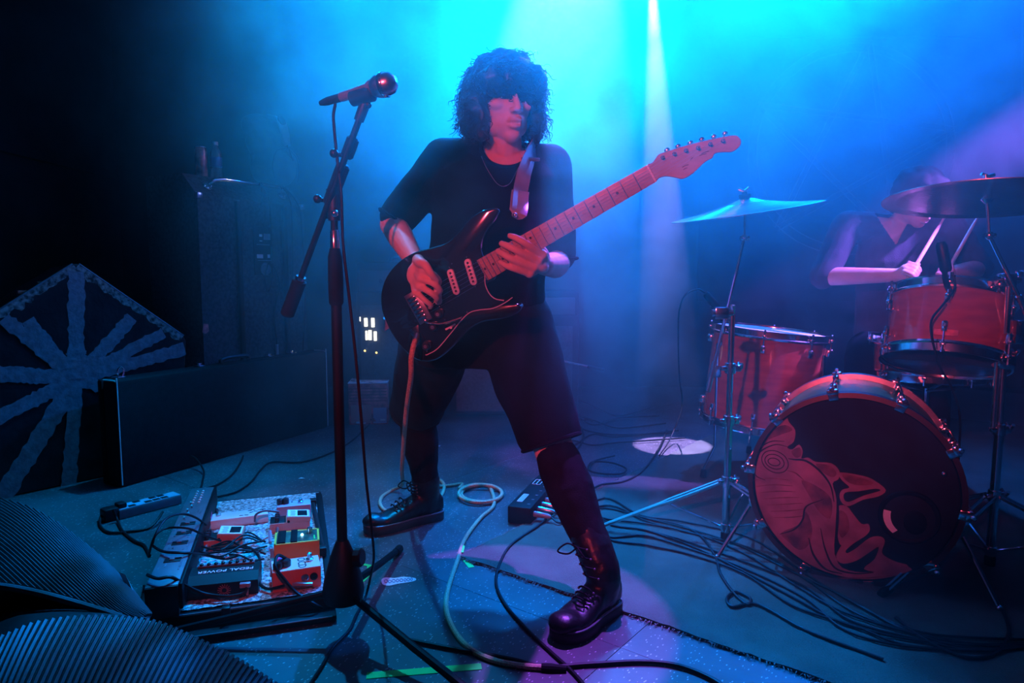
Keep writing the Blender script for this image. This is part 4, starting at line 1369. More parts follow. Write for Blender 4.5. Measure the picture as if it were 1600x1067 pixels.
# ------------------------------------------------------------------ stage monitor in the near corner
def build_monitor():
    rows = [
        [(-90, 770, 1.30), (0, 781, 1.28), (60, 801, 1.26), (130, 850, 1.23), (190, 905, 1.20), (238, 966, 1.16)],
        [(-90, 903, 1.05), (0, 913, 1.05), (60, 924, 1.05), (120, 940, 1.06), (180, 960, 1.07), (232, 972, 1.10)],
    ]
    rows2 = [
        [(-90, 1035, .93), (15, 990, .95), (60, 973, .97), (140, 964, 1.00), (235, 970, 1.03), (300, 995, 1.03), (370, 1030, 1.02), (440, 1075, 1.00)],
        [(-90, 1180, .80), (15, 1180, .80), (70, 1180, .81), (140, 1180, .82), (230, 1180, .83), (310, 1180, .84), (380, 1180, .85), (440, 1180, .86)],
    ]
    t = thing('stage_monitor', V((-.75, .95, 0)), 'dark stage monitor speaker with ribbed curved grille beside the pedalboard', 'speaker')

    def curves(rw, n):
        out = []
        for r_ in rw:
            c = catmull([P(*q) for q in r_], 8)
            # resample to n+1
            ds = [0]
            for i in range(1, len(c)):
                ds.append(ds[-1] + (c[i] - c[i - 1]).length)
            res = []
            for k in range(n + 1):
                s = ds[-1] * k / n
                i = 1
                while i < len(ds) - 1 and ds[i] < s:
                    i += 1
                f = (s - ds[i - 1]) / max(1e-9, ds[i] - ds[i - 1])
                res.append(c[i - 1].lerp(c[i], f))
            out.append(res)
        return out

    def panel(name, rw, bulge, n=40, mrows=8):
        A, B_ = curves(rw, n)
        g = []
        for i in range(n + 1):
            colm = []
            for j in range(mrows + 1):
                f = j / mrows
                q = A[i].lerp(B_[i], f)
                q = q + V((.25, -.35, .6)).normalized() * bulge * math.sin(math.pi * f)
                colm.append(q)
            g.append(colm)
        vs_, fs = [], []
        for c in g:
            vs_ += c
        k = mrows + 1
        for i in range(n):
            for j in range(mrows):
                fs.append((i * k + j, i * k + j + 1, (i + 1) * k + j + 1, (i + 1) * k + j))
        return g, vs_, fs
    g1, v1, f1 = panel('a', rows, .012)
    g2, v2, f2 = panel('b', rows2, .010)
    obj('grille_backing', MB().add(v1, f1), 'black', t)
    obj('lower_grille_backing', MB().add(v2, f2), 'black', t)

    def ribs(g, count, slant, rad):
        mb = MB()
        n, k = len(g) - 1, len(g[0]) - 1

        def at(u, v):
            u = min(max(u, 0), 1) * n; v = min(max(v, 0), 1) * k
            i, j = min(int(u), n - 1), min(int(v), k - 1)
            a, b = u - i, v - j
            return (g[i][j] * (1 - a) + g[i + 1][j] * a) * (1 - b) + (g[i][j + 1] * (1 - a) + g[i + 1][j + 1] * a) * b
        for c in range(count):
            s = -slant + (1 + slant) * c / (count - 1) if slant > 0 else c / (count - 1) * (1 - slant)
            pts = []
            for j in range(13):
                f = j / 12
                u = s + slant * f
                if -0.0001 <= u <= 1.0001:
                    pts.append(at(u, f) + V((.1, -.3, .6)).normalized() * .002)
            if len(pts) > 2:
                mb.tube(pts, rad, 5)
        return mb
    obj('grille_ribs', ribs(g1, 52, .75, .0042), 'grille', t, kind='stuff')
    obj('lower_grille_ribs', ribs(g2, 64, -.12, .0036), 'grille', t, kind='stuff')
    # rounded metal rim between the two grilles, and the dark recess under it
    rim = catmull([P(-90, 908, 1.045), P(0, 916, 1.04), P(60, 927, 1.04), (P(120, 943, 1.045)), P(170, 958, 1.05), P(200, 969, 1.055)], 6)
    obj('rim', MB().tube(rim, .0055, 8), 'greymetal', t)
    A = [c[-1] for c in g1]
    B_ = [c[0] for c in g2]
    n = min(len(A), len(B_))
    vs_, fs = [], []
    for i in range(n):
        mid = (A[i] + B_[i]) / 2 + V((-.03, .05, -.03))
        vs_ += [A[i], mid, B_[i]]
    for i in range(n - 1):
        fs += [(3 * i, 3 * i + 1, 3 * i + 4, 3 * i + 3), (3 * i + 1, 3 * i + 2, 3 * i + 5, 3 * i + 4)]
    obj('recess', MB().add(vs_, fs), 'black', t)
    # closed cabinet under the grilles
    top = [c[0] for c in g1]
    hull = MB()
    vs_, fs = [], []
    for i in range(len(top)):
        q = top[i]
        vs_ += [q, V((q.x - .02, q.y + .05, .004))]
    for i in range(len(top) - 1):
        fs.append((2 * i, 2 * i + 1, 2 * i + 3, 2 * i + 2))
    hull.add(vs_, fs)
    end = [g1[-1][0], g1[-1][-1], g2[-1][0], g2[-1][-1]]
    low = [c[-1] for c in g2]
    b0 = V((top[-1].x - .02, top[-1].y + .05, .004))
    edge = [c[0] for c in g2]
    vs2, fs2 = [], []
    k0 = int(len(edge) * .62)
    for q in edge[k0:]:
        vs2 += [q, V((q.x + .005, q.y + .03, .004))]
    for i in range(len(edge) - k0 - 1):
        fs2.append((2 * i, 2 * i + 1, 2 * i + 3, 2 * i + 2))
    hull.add(vs2, fs2)
    hull.add([g1[-1][0], b0, V((edge[k0].x + .005, edge[k0].y + .03, .004)), edge[k0]], [(0, 1, 2, 3)])
    vs3, fs3 = [], []
    for q in low:
        vs3 += [q, V((q.x, q.y - .01, .004))]
    for i in range(len(low) - 1):
        fs3.append((2 * i, 2 * i + 1, 2 * i + 3, 2 * i + 2))
    hull.add(vs3, fs3)
    obj('cabinet_side', hull, 'blackmat', t)
    # torn paper label on the side near the pedalboard
    lb = [P(188, 897, 1.195), P(199, 902, 1.195), P(207, 918, 1.192), P(214, 934, 1.185), P(208, 930, 1.185), P(196, 913, 1.19)]
    obj('torn_label', MB().add([q + V((.004, -.012, .01)) for q in lb], [tuple(range(6))]), 'paper', t, smooth=False)


build_monitor()


# ------------------------------------------------------------------ stage box with plugged cables
def build_stage_box():
    a = F(793, 818); b = F(826, 820)
    d = V((0.31, 0.95, 0)).normalized()
    m = frame(a, V((d.y, -d.x, 0)), d)
    t = thing('stage_box', a, 'black multicore stage box with white printed labels and a row of plugs', 'stage box')
    L, W, H_ = .52, .085, .062
    obj('casing', MB(m).box((W / 2, L / 2, H_ / 2 + .002), (W, L, H_), .004), 'blackmat', t)
    for y, w, l in ((.10, .018, .085), (.30, .030, .060)):
        fr = MB(m)
        for k in range(5 if y < .2 else 3):
            fr.box((.026 - w / 2 + w * k / (4 if y < .2 else 2), y, H_ + .0026), (.002, l, .001))
        for s in (-1, 1):
            fr.box((.026, y + s * l / 2, H_ + .0026), (w, .002, .001))
        obj('printed_label', fr, 'paper', t, smooth=False)
    for k in range(9):
        y = .04 + k * .052
        obj('printed_number', MB(m).box((.066, y, H_ + .0026), (.010, .006, .001)), 'tape', t, smooth=False)
        pl = MB(m)
        pl.tube([(W - .004, y, H_ * .5), (W + .012, y, H_ * .5), (W + .05, y, H_ * .45), (W + .062, y, H_ * .42)], [.0105, .0105, .0095, .005], 10)
        o = obj('plug', pl, 'steel' if k % 3 else 'strap', t)
    r = random.Random(9)
    for k in range(8):
        y = .04 + k * .052
        s = m @ V((W + .060, y, H_ * .42))
        e = [(945, 780 + 8 * k), (1010, 800 + 6.5 * k), (1080, 815 + 8 * k), (1160, 845 + 8 * k), (1250, 890 + 8 * k), (1330, 935 + 7 * k), (1420, 985 + 3 * k), (1540, 1002 + 2 * k), (1680, 1005)]
        pts = [s, s + V((.05, -.01, -.014))] + [F(x + r.uniform(-12, 12), yy + r.uniform(-7, 7), .013) for x, yy in e]
        tag(obj('cable', MB().tube(catmull(pts, 6), .0035, 6), 'cable'), 'black cable in the bundle running over the carpet from stage box to drums', 'cable', 'bundle of cables on the carpet')


build_stage_box()


# ------------------------------------------------------------------ tape marks, scraps and loose cables
def strip(name, label, cat, pix, w, mat, z=.001, grp=None):
    pts = [F(x, y, 0) for x, y in pix]
    mb = MB()
    for i in range(len(pts) - 1):
        d = (pts[i + 1] - pts[i]); L = d.length; d.normalize()
        mb.box((0, 0, 0), (L + w * .5, w, .0008), m=frame((pts[i] + pts[i + 1]) / 2 + V((0, 0, z + .0003 * i)), d, z=(0, 0, 1)))
    return tag(obj(name, mb, mat, smooth=False), label, cat, grp)


strip('floor_tape', 'straight green tape strip on the dark floor in front of the stand', 'tape', [(577, 1056), (748, 1042)], .024, 'green')
strip('floor_tape', 'bent green tape corner mark beside the microphone stand leg', 'tape', [(546, 878), (577, 884), (575, 900), (564, 911)], .012, 'green')
strip('floor_tape', 'short green tape tab at the corner of the carpet', 'tape', [(727, 875), (736, 886)], .018, 'green')
strip('floor_tape', 'small green tape scrap on the carpet corner next to the tan cable', 'tape', [(724, 858), (722, 868)], .010, 'green', z=.011)
# scuffed sticker on the floor
st = MB()
pp = smooth2d([(596, 906), (602, 902), (616, 903), (630, 901), (648, 903), (649, 907), (636, 910), (622, 912), (608, 915), (598, 913)], 3)
st.add([F(x, y, .0012) for x, y in pp], [tuple(range(len(pp)))])
fs_ = tag(obj('floor_sticker', st, 'paper', smooth=False), 'scuffed white sticker stuck to the floor by the stand leg', 'sticker')
for px_, py_, w_ in ((603, 908, 3.0), (609, 908.5, 2.2), (615, 907.5, 2.6), (621, 907, 2.0), (627, 906.5, 2.6), (633, 906, 1.6), (638, 905.5, 2.2), (643, 905, 1.4)):
    q_ = [F(px_ + w_ * math.cos(a_) * 1.0, py_ + 2.2 * math.sin(a_), .0018) for a_ in [k_ * math.pi / 5 for k_ in range(11)]]
    lk_ = obj('printed_mark', MB().tube(q_, .0009, 4), 'petlabel', None)
    lk_.parent = fs_
for px, py, s, lb in ((471, 748, .014, 'white paper scrap on the floor behind the pedalboard'), (686, 697, .016, 'white paper scrap on the floor behind the guitarist')):
    q = F(px, py, .001)
    a_ = px * .3
    tag(obj('paper_scrap', MB(rotz(q, a_)).add([(-s, -s * .5, .0), (s * .4, -s * .7, .003), (s, s * .2, .001), (-s * .2, s * .6, .004)], [(0, 1, 2, 3)]), 'paper', smooth=False), lb, 'paper')


def floor_cable(label, pix, r=.0042, mat='cable', z=None, grp=None, name='cable'):
    zz = r + .001 if z is None else z
    pts = [F(p[0], p[1], p[2] if len(p) > 2 else zz) for p in pix]
    return tag(obj(name, MB().tube(catmull(pts, 7), r, 8), mat), label, 'cable', grp)


R_ = .0125   # on the carpet
floor_cable('black cable curving from the stage box past the boots to the near floor edge',
            [(905, 770, .02), (872, 795, .02), (840, 822, .013), (800, 850, .012), (782, 878, .010), (775, 910), (790, 945), (825, 985), (862, 1020), (895, 1050), (925, 1085)])
floor_cable('thick black cable along the near floor edge in front of the boots', [(640, 1000), (700, 1012), (800, 1030), (850, 1042), (920, 1038), (1000, 1034), (1060, 1040), (1115, 1062), (1150, 1090)], .0052)
floor_cable('black cable loop lying on the carpet behind the front leg', [(918, 735, R_), (925, 722, R_), (955, 723, R_), (978, 732, R_), (970, 740, R_), (940, 740, R_), (920, 734, R_), (930, 720, R_), (960, 712, R_)])
floor_cable('black cable trailing from the floor tom microphone over the lit carpet', [(1042, 672, R_), (1030, 700, R_), (1005, 735, R_), (975, 752, R_), (940, 757, R_), (925, 768, R_), (930, 790, R_)])
floor_cable('thin cable drooping across the carpet in front of the drum stand legs', [(1400, 965, R_), (1430, 990, R_), (1475, 1015, R_), (1520, 1028, R_), (1560, 1018, R_), (1577, 985, R_), (1565, 950, R_)])
floor_cable('black cable looped once on the carpet before the kick drum', [(1000, 808, R_), (1060, 820, R_), (1095, 838, R_), (1118, 870, R_), (1125, 895, R_), (1145, 925, R_), (1168, 945, R_), (1172, 935, R_), (1150, 925, R_), (1136, 935, R_), (1145, 948, R_), (1185, 945, R_), (1260, 985, R_), (1380, 1030, R_)])
for k in range(6):
    r = random.Random(40 + k)
    y0 = 640 + 12 * k
    floor_cable('dark cable in the tangle on the floor beyond the guitarist',
                [(850 + r.uniform(-10, 10), y0 + r.uniform(-8, 8), .007), (890, y0 + r.uniform(-14, 14), .007), (925, y0 + r.uniform(-14, 14), .010), (965, y0 + r.uniform(-10, 10), .012), (1020 + 10 * k, y0 - 6 + r.uniform(-10, 10), .013)],
                .0045, grp='tangle of cables beyond the guitarist')
floor_cable('pale violet lit cable end rising beside the cable tangle', [(908, 668, .02), (912, 682, .012), (905, 698, .012), (890, 712, .012)], .006)

# ------------------------------------------------------------------ drum kit
KC = P(1330, 765, 1.87)
KN = V((-KC.x, -KC.y, 0)).normalized()
KX = V((-KN.y, KN.x, 0))
KM = frame(KC, KX, z=KN)          # local x to the side, y up, z towards the audience
KMI = KM.inverted()
KR = 0.272


def ring_band(mb, r0, r1, z0, z1, m, n=64):
    mb.lathe([(r0, z0), (r1, z0 + .002), (r1, z1 - .002), (r0, z1)], n, m, closed=True)
    return mb


def build_kick():
    t = thing('bass_drum', V((KC.x, KC.y, 0)), 'large bass drum with red moon face print on its black front head', 'drum')
    I = Matrix.Identity(4)
    obj('shell', MB(KM).lathe([(KR - .012, -.385), (KR - .008, -.38), (KR - .008, -.02), (KR - .012, -.016)], 72), 'drumgreen', t)
    obj('front_hoop', ring_band(MB(KM), KR - .010, KR + .004, -.030, .010, I, 72), 'hoopwood', t)
    obj('rear_hoop', ring_band(MB(KM), KR - .010, KR + .008, -.405, -.365, I, 72), 'steel', t)
    obj('rear_head', MB(KM).lathe([(KR - .008, -.388), (0, -.386)], 48), 'drumhead', t)
    hd = obj('front_head', MB(KM).lathe([(KR - .009, -.004), (KR - .014, .001), (0, .0012)], 72), 'blackhead', t)
    for k in range(10):
        a = math.radians(30 + 36 * k)
        c, s = math.cos(a), math.sin(a)
        fr = frame((c * (KR + .004), s * (KR + .004), 0), (s, -c, 0), (c, s, 0))      # x tangential, y outward, z to the audience
        for zc, sg in ((-.005, 1), (-.385, -1)):
            mb = MB(KM @ fr)
            mb.box((0, .004, zc + sg * .006), (.030, .016, .030), .004)
            mb.box((0, -.006, zc + sg * .017), (.026, .026, .006), .002)
            mb.lathe([(.005, 0), (.0075, .004), (.0075, .012), (.004, .016)], 10, frame((0, .014, zc + sg * .012), (1, 0, 0), z=(0, 0, sg)))
            obj('claw', mb, 'chrome', t)
        obj('tension_rod', MB(KM @ fr).cyl((0, .014, -.375), (0, .014, -.015), .003, n=8), 'chrome', t)
        for zl in (-.10, -.29):
            obj('lug', MB(KM @ fr).box((0, .003, zl), (.018, .022, .05), .005), 'chrome', t)
    # spurs
    for sx in (-1, 1):
        mb = MB(KM)
        a = math.radians(200 if sx < 0 else -20)
        p = V((math.cos(a) * KR, math.sin(a) * KR, -.09))
        e = V((p.x + sx * .10, -KC.z + .012, .02))
        mb.box(tuple(p + V((sx * .012, 0, 0))), (.03, .05, .04), .006)
        mb.cyl(p + V((sx * .012, 0, 0)), e, .0065, n=10)
        mb.ball(e, .010, 10, rings=6)
        obj('spur', mb, 'chrome', t)
    # --- printed moon face, flat on the head
    def z2(zx, zy):
        q = KMI @ PL(1140 + zx * .3748, 540 + zy * .3748, KC, KN)
        return (q.x, q.y)

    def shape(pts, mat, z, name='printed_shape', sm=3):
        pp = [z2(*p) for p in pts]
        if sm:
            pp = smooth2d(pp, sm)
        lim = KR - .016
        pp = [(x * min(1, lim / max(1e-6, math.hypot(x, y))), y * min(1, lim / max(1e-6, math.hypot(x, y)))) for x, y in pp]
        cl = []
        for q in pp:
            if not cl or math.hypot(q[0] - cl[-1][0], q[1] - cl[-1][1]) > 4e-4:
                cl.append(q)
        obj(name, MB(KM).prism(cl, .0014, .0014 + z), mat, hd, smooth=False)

    def line(pts, w, mat, z, closed=False):
        pp = catmull([V((*z2(*p), 0)) for p in pts], 6, closed)
        if closed:
            pp.append(pp[0])
        vs_, fs = [], []
        n = len(pp)
        for i in range(n):
            d = (pp[min(i + 1, n - 1)] - pp[max(i - 1, 0)]).normalized()
            s = V((-d.y, d.x, 0))
            ww = w * (1 if closed else (.35 + .65 * math.sin(math.pi * min(1, max(0, i / (n - 1))))))
            vs_ += [pp[i] + s * ww + V((0, 0, .0014 + z)), pp[i] - s * ww + V((0, 0, .0014 + z))]
        for i in range(n - 1):
            fs.append((2 * i, 2 * i + 1, 2 * i + 3, 2 * i + 2))
        obj('printed_line', MB(KM).add(vs_, fs), mat, hd, smooth=False)
    shape([(222, 272), (248, 318), (274, 352), (268, 400), (240, 422), (262, 432), (290, 412), (306, 440), (300, 470), (328, 466), (360, 484), (425, 490), (458, 522),
           (454, 556), (430, 575), (446, 640), (442, 760), (438, 860), (470, 925), (560, 945), (640, 938), (690, 938), (742, 918), (768, 958), (690, 992), (560, 1003),
           (420, 990), (330, 945), (215, 850), (128, 760), (72, 655), (47, 560), (58, 465), (95, 380), (150, 310)], 'printred', .0003)
    shape([(458, 528), (560, 543), (610, 565), (652, 602), (620, 628), (556, 642), (500, 668), (470, 656), (458, 626), (470, 600), (500, 590), (470, 562)], 'printred', .0004)
    shape([(482, 612), (540, 606), (606, 596), (628, 604), (560, 624), (500, 650), (478, 640)], 'blackhead', .0007)
    shape([(450, 672), (488, 668), (515, 700), (550, 742), (578, 742), (582, 764), (545, 790), (500, 806), (466, 832), (452, 800), (448, 740)], 'printred', .0004)
    shape([(580, 752), (545, 785), (490, 808), (455, 850), (445, 888), (475, 908), (530, 895), (585, 860), (622, 838), (604, 890), (560, 930), (640, 945), (700, 940), (744, 916), (700, 902),
           (660, 884), (635, 860), (648, 815), (630, 795), (585, 800), (530, 842), (492, 864), (486, 852), (520, 822), (562, 796), (584, 772)], 'printred', .0006)
    # shading
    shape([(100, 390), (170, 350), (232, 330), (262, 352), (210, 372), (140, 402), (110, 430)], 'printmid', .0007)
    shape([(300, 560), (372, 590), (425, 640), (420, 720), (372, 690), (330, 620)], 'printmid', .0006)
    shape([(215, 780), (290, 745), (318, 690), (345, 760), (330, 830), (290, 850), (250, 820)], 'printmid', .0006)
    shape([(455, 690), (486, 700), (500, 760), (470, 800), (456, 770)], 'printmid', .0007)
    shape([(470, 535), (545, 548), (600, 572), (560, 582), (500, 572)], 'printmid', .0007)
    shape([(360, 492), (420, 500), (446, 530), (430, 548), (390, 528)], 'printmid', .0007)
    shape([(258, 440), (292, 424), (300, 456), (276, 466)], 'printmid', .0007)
    # swirl and contour lines
    for cx, cy, rx, ry in ((190, 483, 58, 47), (188, 483, 42, 31), (186, 484, 26, 16)):
        line([(cx + rx * math.cos(k * math.pi / 4 + .3) + .25 * rx * math.sin(k * math.pi / 4), cy + ry * math.sin(k * math.pi / 4 + .3)) for k in range(8)], .0014, 'blackhead', .0012, True)
    line([(240, 420), (190, 412), (130, 440), (95, 490), (110, 540), (150, 560)], .0022, 'blackhead', .0012)
    line([(230, 398), (170, 400), (110, 440), (78, 500)], .0018, 'blackhead', .0012)
    line([(245, 470), (270, 474), (320, 480), (375, 520), (420, 580), (436, 650)], .0030, 'blackhead', .0012)
    line([(240, 520), (275, 530), (310, 560)], .0022, 'printmid', .0012)
    line([(330, 800), (350, 870), (400, 930), (470, 950)], .0030, 'blackhead', .0012)
    line([(380, 760), (400, 850), (440, 925), (520, 948), (600, 945)], .0026, 'blackhead', .0012)
    line([(210, 785), (270, 765), (305, 725), (320, 670), (390, 640)], .0026, 'blackhead', .0012)
    line([(300, 940), (420, 965), (560, 968), (700, 955)], .0022, 'printmid', .0012)
    line([(446, 600), (452, 690), (446, 790), (440, 870)], .0034, 'blackhead', .0012)
    for k in range(7):
        line([(100 + 14 * k, 560 + 26 * k), (170 + 16 * k, 552 + 27 * k), (250 + 14 * k, 560 + 24 * k)], .0016, 'printmid', .0010)
    # port hole
    q = z2(748, 715)
    pf = Matrix.Translation((q[0], q[1], .0015))
    obj('port_hole', MB(KM @ pf).lathe([(.066, 0), (.066, .0006), (0, .0006)], 40), 'black', hd)
    obj('port_ring', MB(KM @ pf).lathe([(.060, 0), (.066, .003), (.072, .003), (.075, 0)], 40), 'blackmat', hd)
    cres = [(.062 * math.cos(a), .062 * math.sin(a)) for a in [math.radians(168 + 6 * k) for k in range(12)]]
    cres += [(.046 * math.cos(a) + .002, .050 * math.sin(a)) for a in [math.radians(234 - 6 * k) for k in range(12)]]
    obj('port_padding', MB(KM @ pf).prism(cres, .0008, .0014), 'paper', hd, smooth=False)
    obj('inner_microphone', MB(KM @ pf).ball((.015, -.012, .001), (.028, .034, .004), 14, rings=8), 'rubber', hd)
    obj('head_bolt', MB(KM).ball((KR * .80, KR * .28, .003), .008, 8, rings=6), 'steel', hd)


build_kick()


def drum(name, label, m, r, h, nl, shell, phase=0.0, bottom='clearhead'):
    """shell drum with hoops, heads, lugs and tension rods; local z is the drum axis, z=0 the bottom hoop."""
    t = thing(name, m.translation, label, 'drum')
    I = Matrix.Identity(4)
    obj('shell', MB(m).lathe([(r - .006, .010), (r - .003, .014), (r - .003, h - .014), (r - .006, h - .010)], 56), shell, t)
    obj('top_hoop', MB(m).lathe([(r + .001, h - .026), (r + .009, h - .026), (r + .010, h - .020), (r + .006, h - .016), (r + .006, h + .004), (r + .009, h + .008), (r + .003, h + .008), (r + .001, h)], 56, closed=True), 'chrome', t)
    obj('bottom_hoop', MB(m).lathe([(r + .001, .026), (r + .009, .026), (r + .010, .020), (r + .006, .016), (r + .006, -.004), (r + .009, -.008), (r + .003, -.008), (r + .001, 0)], 56, closed=True), 'chrome', t)
    obj('top_head', MB(m).lathe([(r, h - .004), (r - .010, h), (0, h + .0005)], 56), 'drumhead', t)
    obj('bottom_head', MB(m).lathe([(r, .004), (r - .010, 0), (0, -.0005)], 56), bottom, t)
    for k in range(nl):
        a = phase + 2 * math.pi * k / nl
        c, s = math.cos(a), math.sin(a)
        fr = frame((c * r, s * r, 0), (s, -c, 0), (c, s, 0))
        for z0, sg in ((h, -1), (0, 1)):
            mb = MB(m @ fr)
            mb.box((0, .008, z0 + sg * .065), (.018, .022, .034), .006)
            mb.ball((0, .016, z0 + sg * .056), .008, 10, rings=6)
            obj('lug', mb, 'chrome', t)
            rd = MB(m @ fr)
            rd.cyl((0, .014, z0 - sg * .006), (0, .014, z0 + sg * .055), .003, n=8)
            rd.box((0, .014, z0 + sg * .012), (.016, .014, .012), .003)
            rd.cyl((0, .014, z0 - sg * .014), (0, .014, z0 - sg * .004), .0045, n=8)
            obj('tension_rod', rd, 'chrome', t)
    return t


# floor tom
FTc = P(1203, 516, 2.95)
ft_ax = V((0.10, -0.02, 1)).normalized()
FTH = 0.41
ftm = frame(FTc - ft_ax * FTH, V((1, 0, 0)), z=ft_ax)
ft = drum('floor_tom', 'deep red floor tom with white head behind the cymbal stand', ftm, .235, FTH, 8, 'drumred', .35)
for an in (200, 320, 80):
    a = math.radians(an)
    p = ftm @ V((.246 * math.cos(a), .246 * math.sin(a), .22))
    lg = MB()
    q = V((p.x, p.y, .02))
    out = V((math.cos(a), math.sin(a), 0)) * .05
    lg.tube([p + V((0, 0, .12)), V((p.x, p.y, .14)), q + out + V((0, 0, .03)), q + out * 1.1 + V((0, 0, -.0))], .006, 10)
    lo = obj('leg', lg, 'chrome', ft)
    obj('rubber_foot', MB().tube([q + out * 1.05 + V((0, 0, .025)), q + out * 1.1 + V((0, 0, -.008))], [.011, .014], 10), 'rubber', lo)
    obj('leg_bracket', MB().box(tuple(p), (.035, .035, .05), .006), 'chrome', ft)

# rack tom, tilted towards the drummer so its lower head shows
RT = P(1480, 515, 2.12)
view = V((RT.x, RT.y, 0)).normalized()
rt_ax = (V((0, 0, 1)) + view * 0.34 + V((.05, 0, 0))).normalized()
RTH = .215
rtm = frame(RT - rt_ax * RTH * .5, V((view.y, -view.x, 0)), z=rt_ax)
rt = drum('rack_tom', 'red rack tom tilted back over the bass drum with chrome hoops', rtm, .168, RTH, 6, 'drumred', -.55)
obj('brand_badge', MB(rtm).box((.0, -.1675, .05), (.06, .004, .018), .001), 'cartonred', rt)

# snare drum peeking out behind the rack tom
SN = P(1452, 528, 2.42)
snm = frame(SN - V((0, 0, .14)), V((1, 0, 0)), z=(0.02, .03, 1))
sn = drum('snare_drum', 'shallow red snare drum half hidden behind the rack tom', snm, .175, .14, 8, 'drumred', .2)
b = MB()
for k in range(3):
    a = k * 2.094 + .5
    e = V((SN.x + .22 * math.cos(a), SN.y + .22 * math.sin(a), .012))
    b.cyl(V((SN.x, SN.y, .26)), e, .007, n=8)
    b.tube([V((SN.x, SN.y, SN.z - .19)), V((SN.x + .17 * math.cos(a), SN.y + .17 * math.sin(a), SN.z - .156))], .006, 8)
b.cyl(V((SN.x, SN.y, .06)), V((SN.x, SN.y, SN.z - .18)), .011, n=10)
ss = obj('snare_stand', b, 'chrome')
tag(ss, 'chrome tripod stand carrying the snare drum', 'drum stand')


def cymbal(name, label, c, nrm, r, bell=.055, bow=.10):
    t = thing(name, c, label, 'cymbal')
    m = frame(c, V((1, 0, 0)), z=nrm)
    top, bot = [], []
    n = 16
    for i in range(n + 1):
        x = i / n
        rr = r * x
        if rr < bell:
            z = .030 + .016 * math.cos(math.pi * .5 * (rr / bell))
        else:
            q = (rr - bell) / (r - bell)
            z = .030 * (1 - q) ** 1.0 - .004 * math.sin(math.pi * q)
        top.append((max(rr, .006), z + .0010))
        bot.append((max(rr, .006), z - .0008))
    obj('bronze_plate', MB(m).lathe(top + bot[::-1], 72, closed=True), 'bronze', t, angle=60)
    gr = MB(m)
    for i in range(3, 15):
        x = (i + .5) / 16
        q = max(0, (r * x - bell) / (r - bell))
        gr.lathe([(r * x, .030 * (1 - q) - .004 * math.sin(math.pi * q) + .0008), (r * x + .0012, .030 * (1 - q) - .004 * math.sin(math.pi * q) + .0018), (r * x + .0024, .030 * (1 - q) - .004 * math.sin(math.pi * q) + .0006)], 56)
    obj('lathe_groove', gr, 'bronze', t)
    return t, m


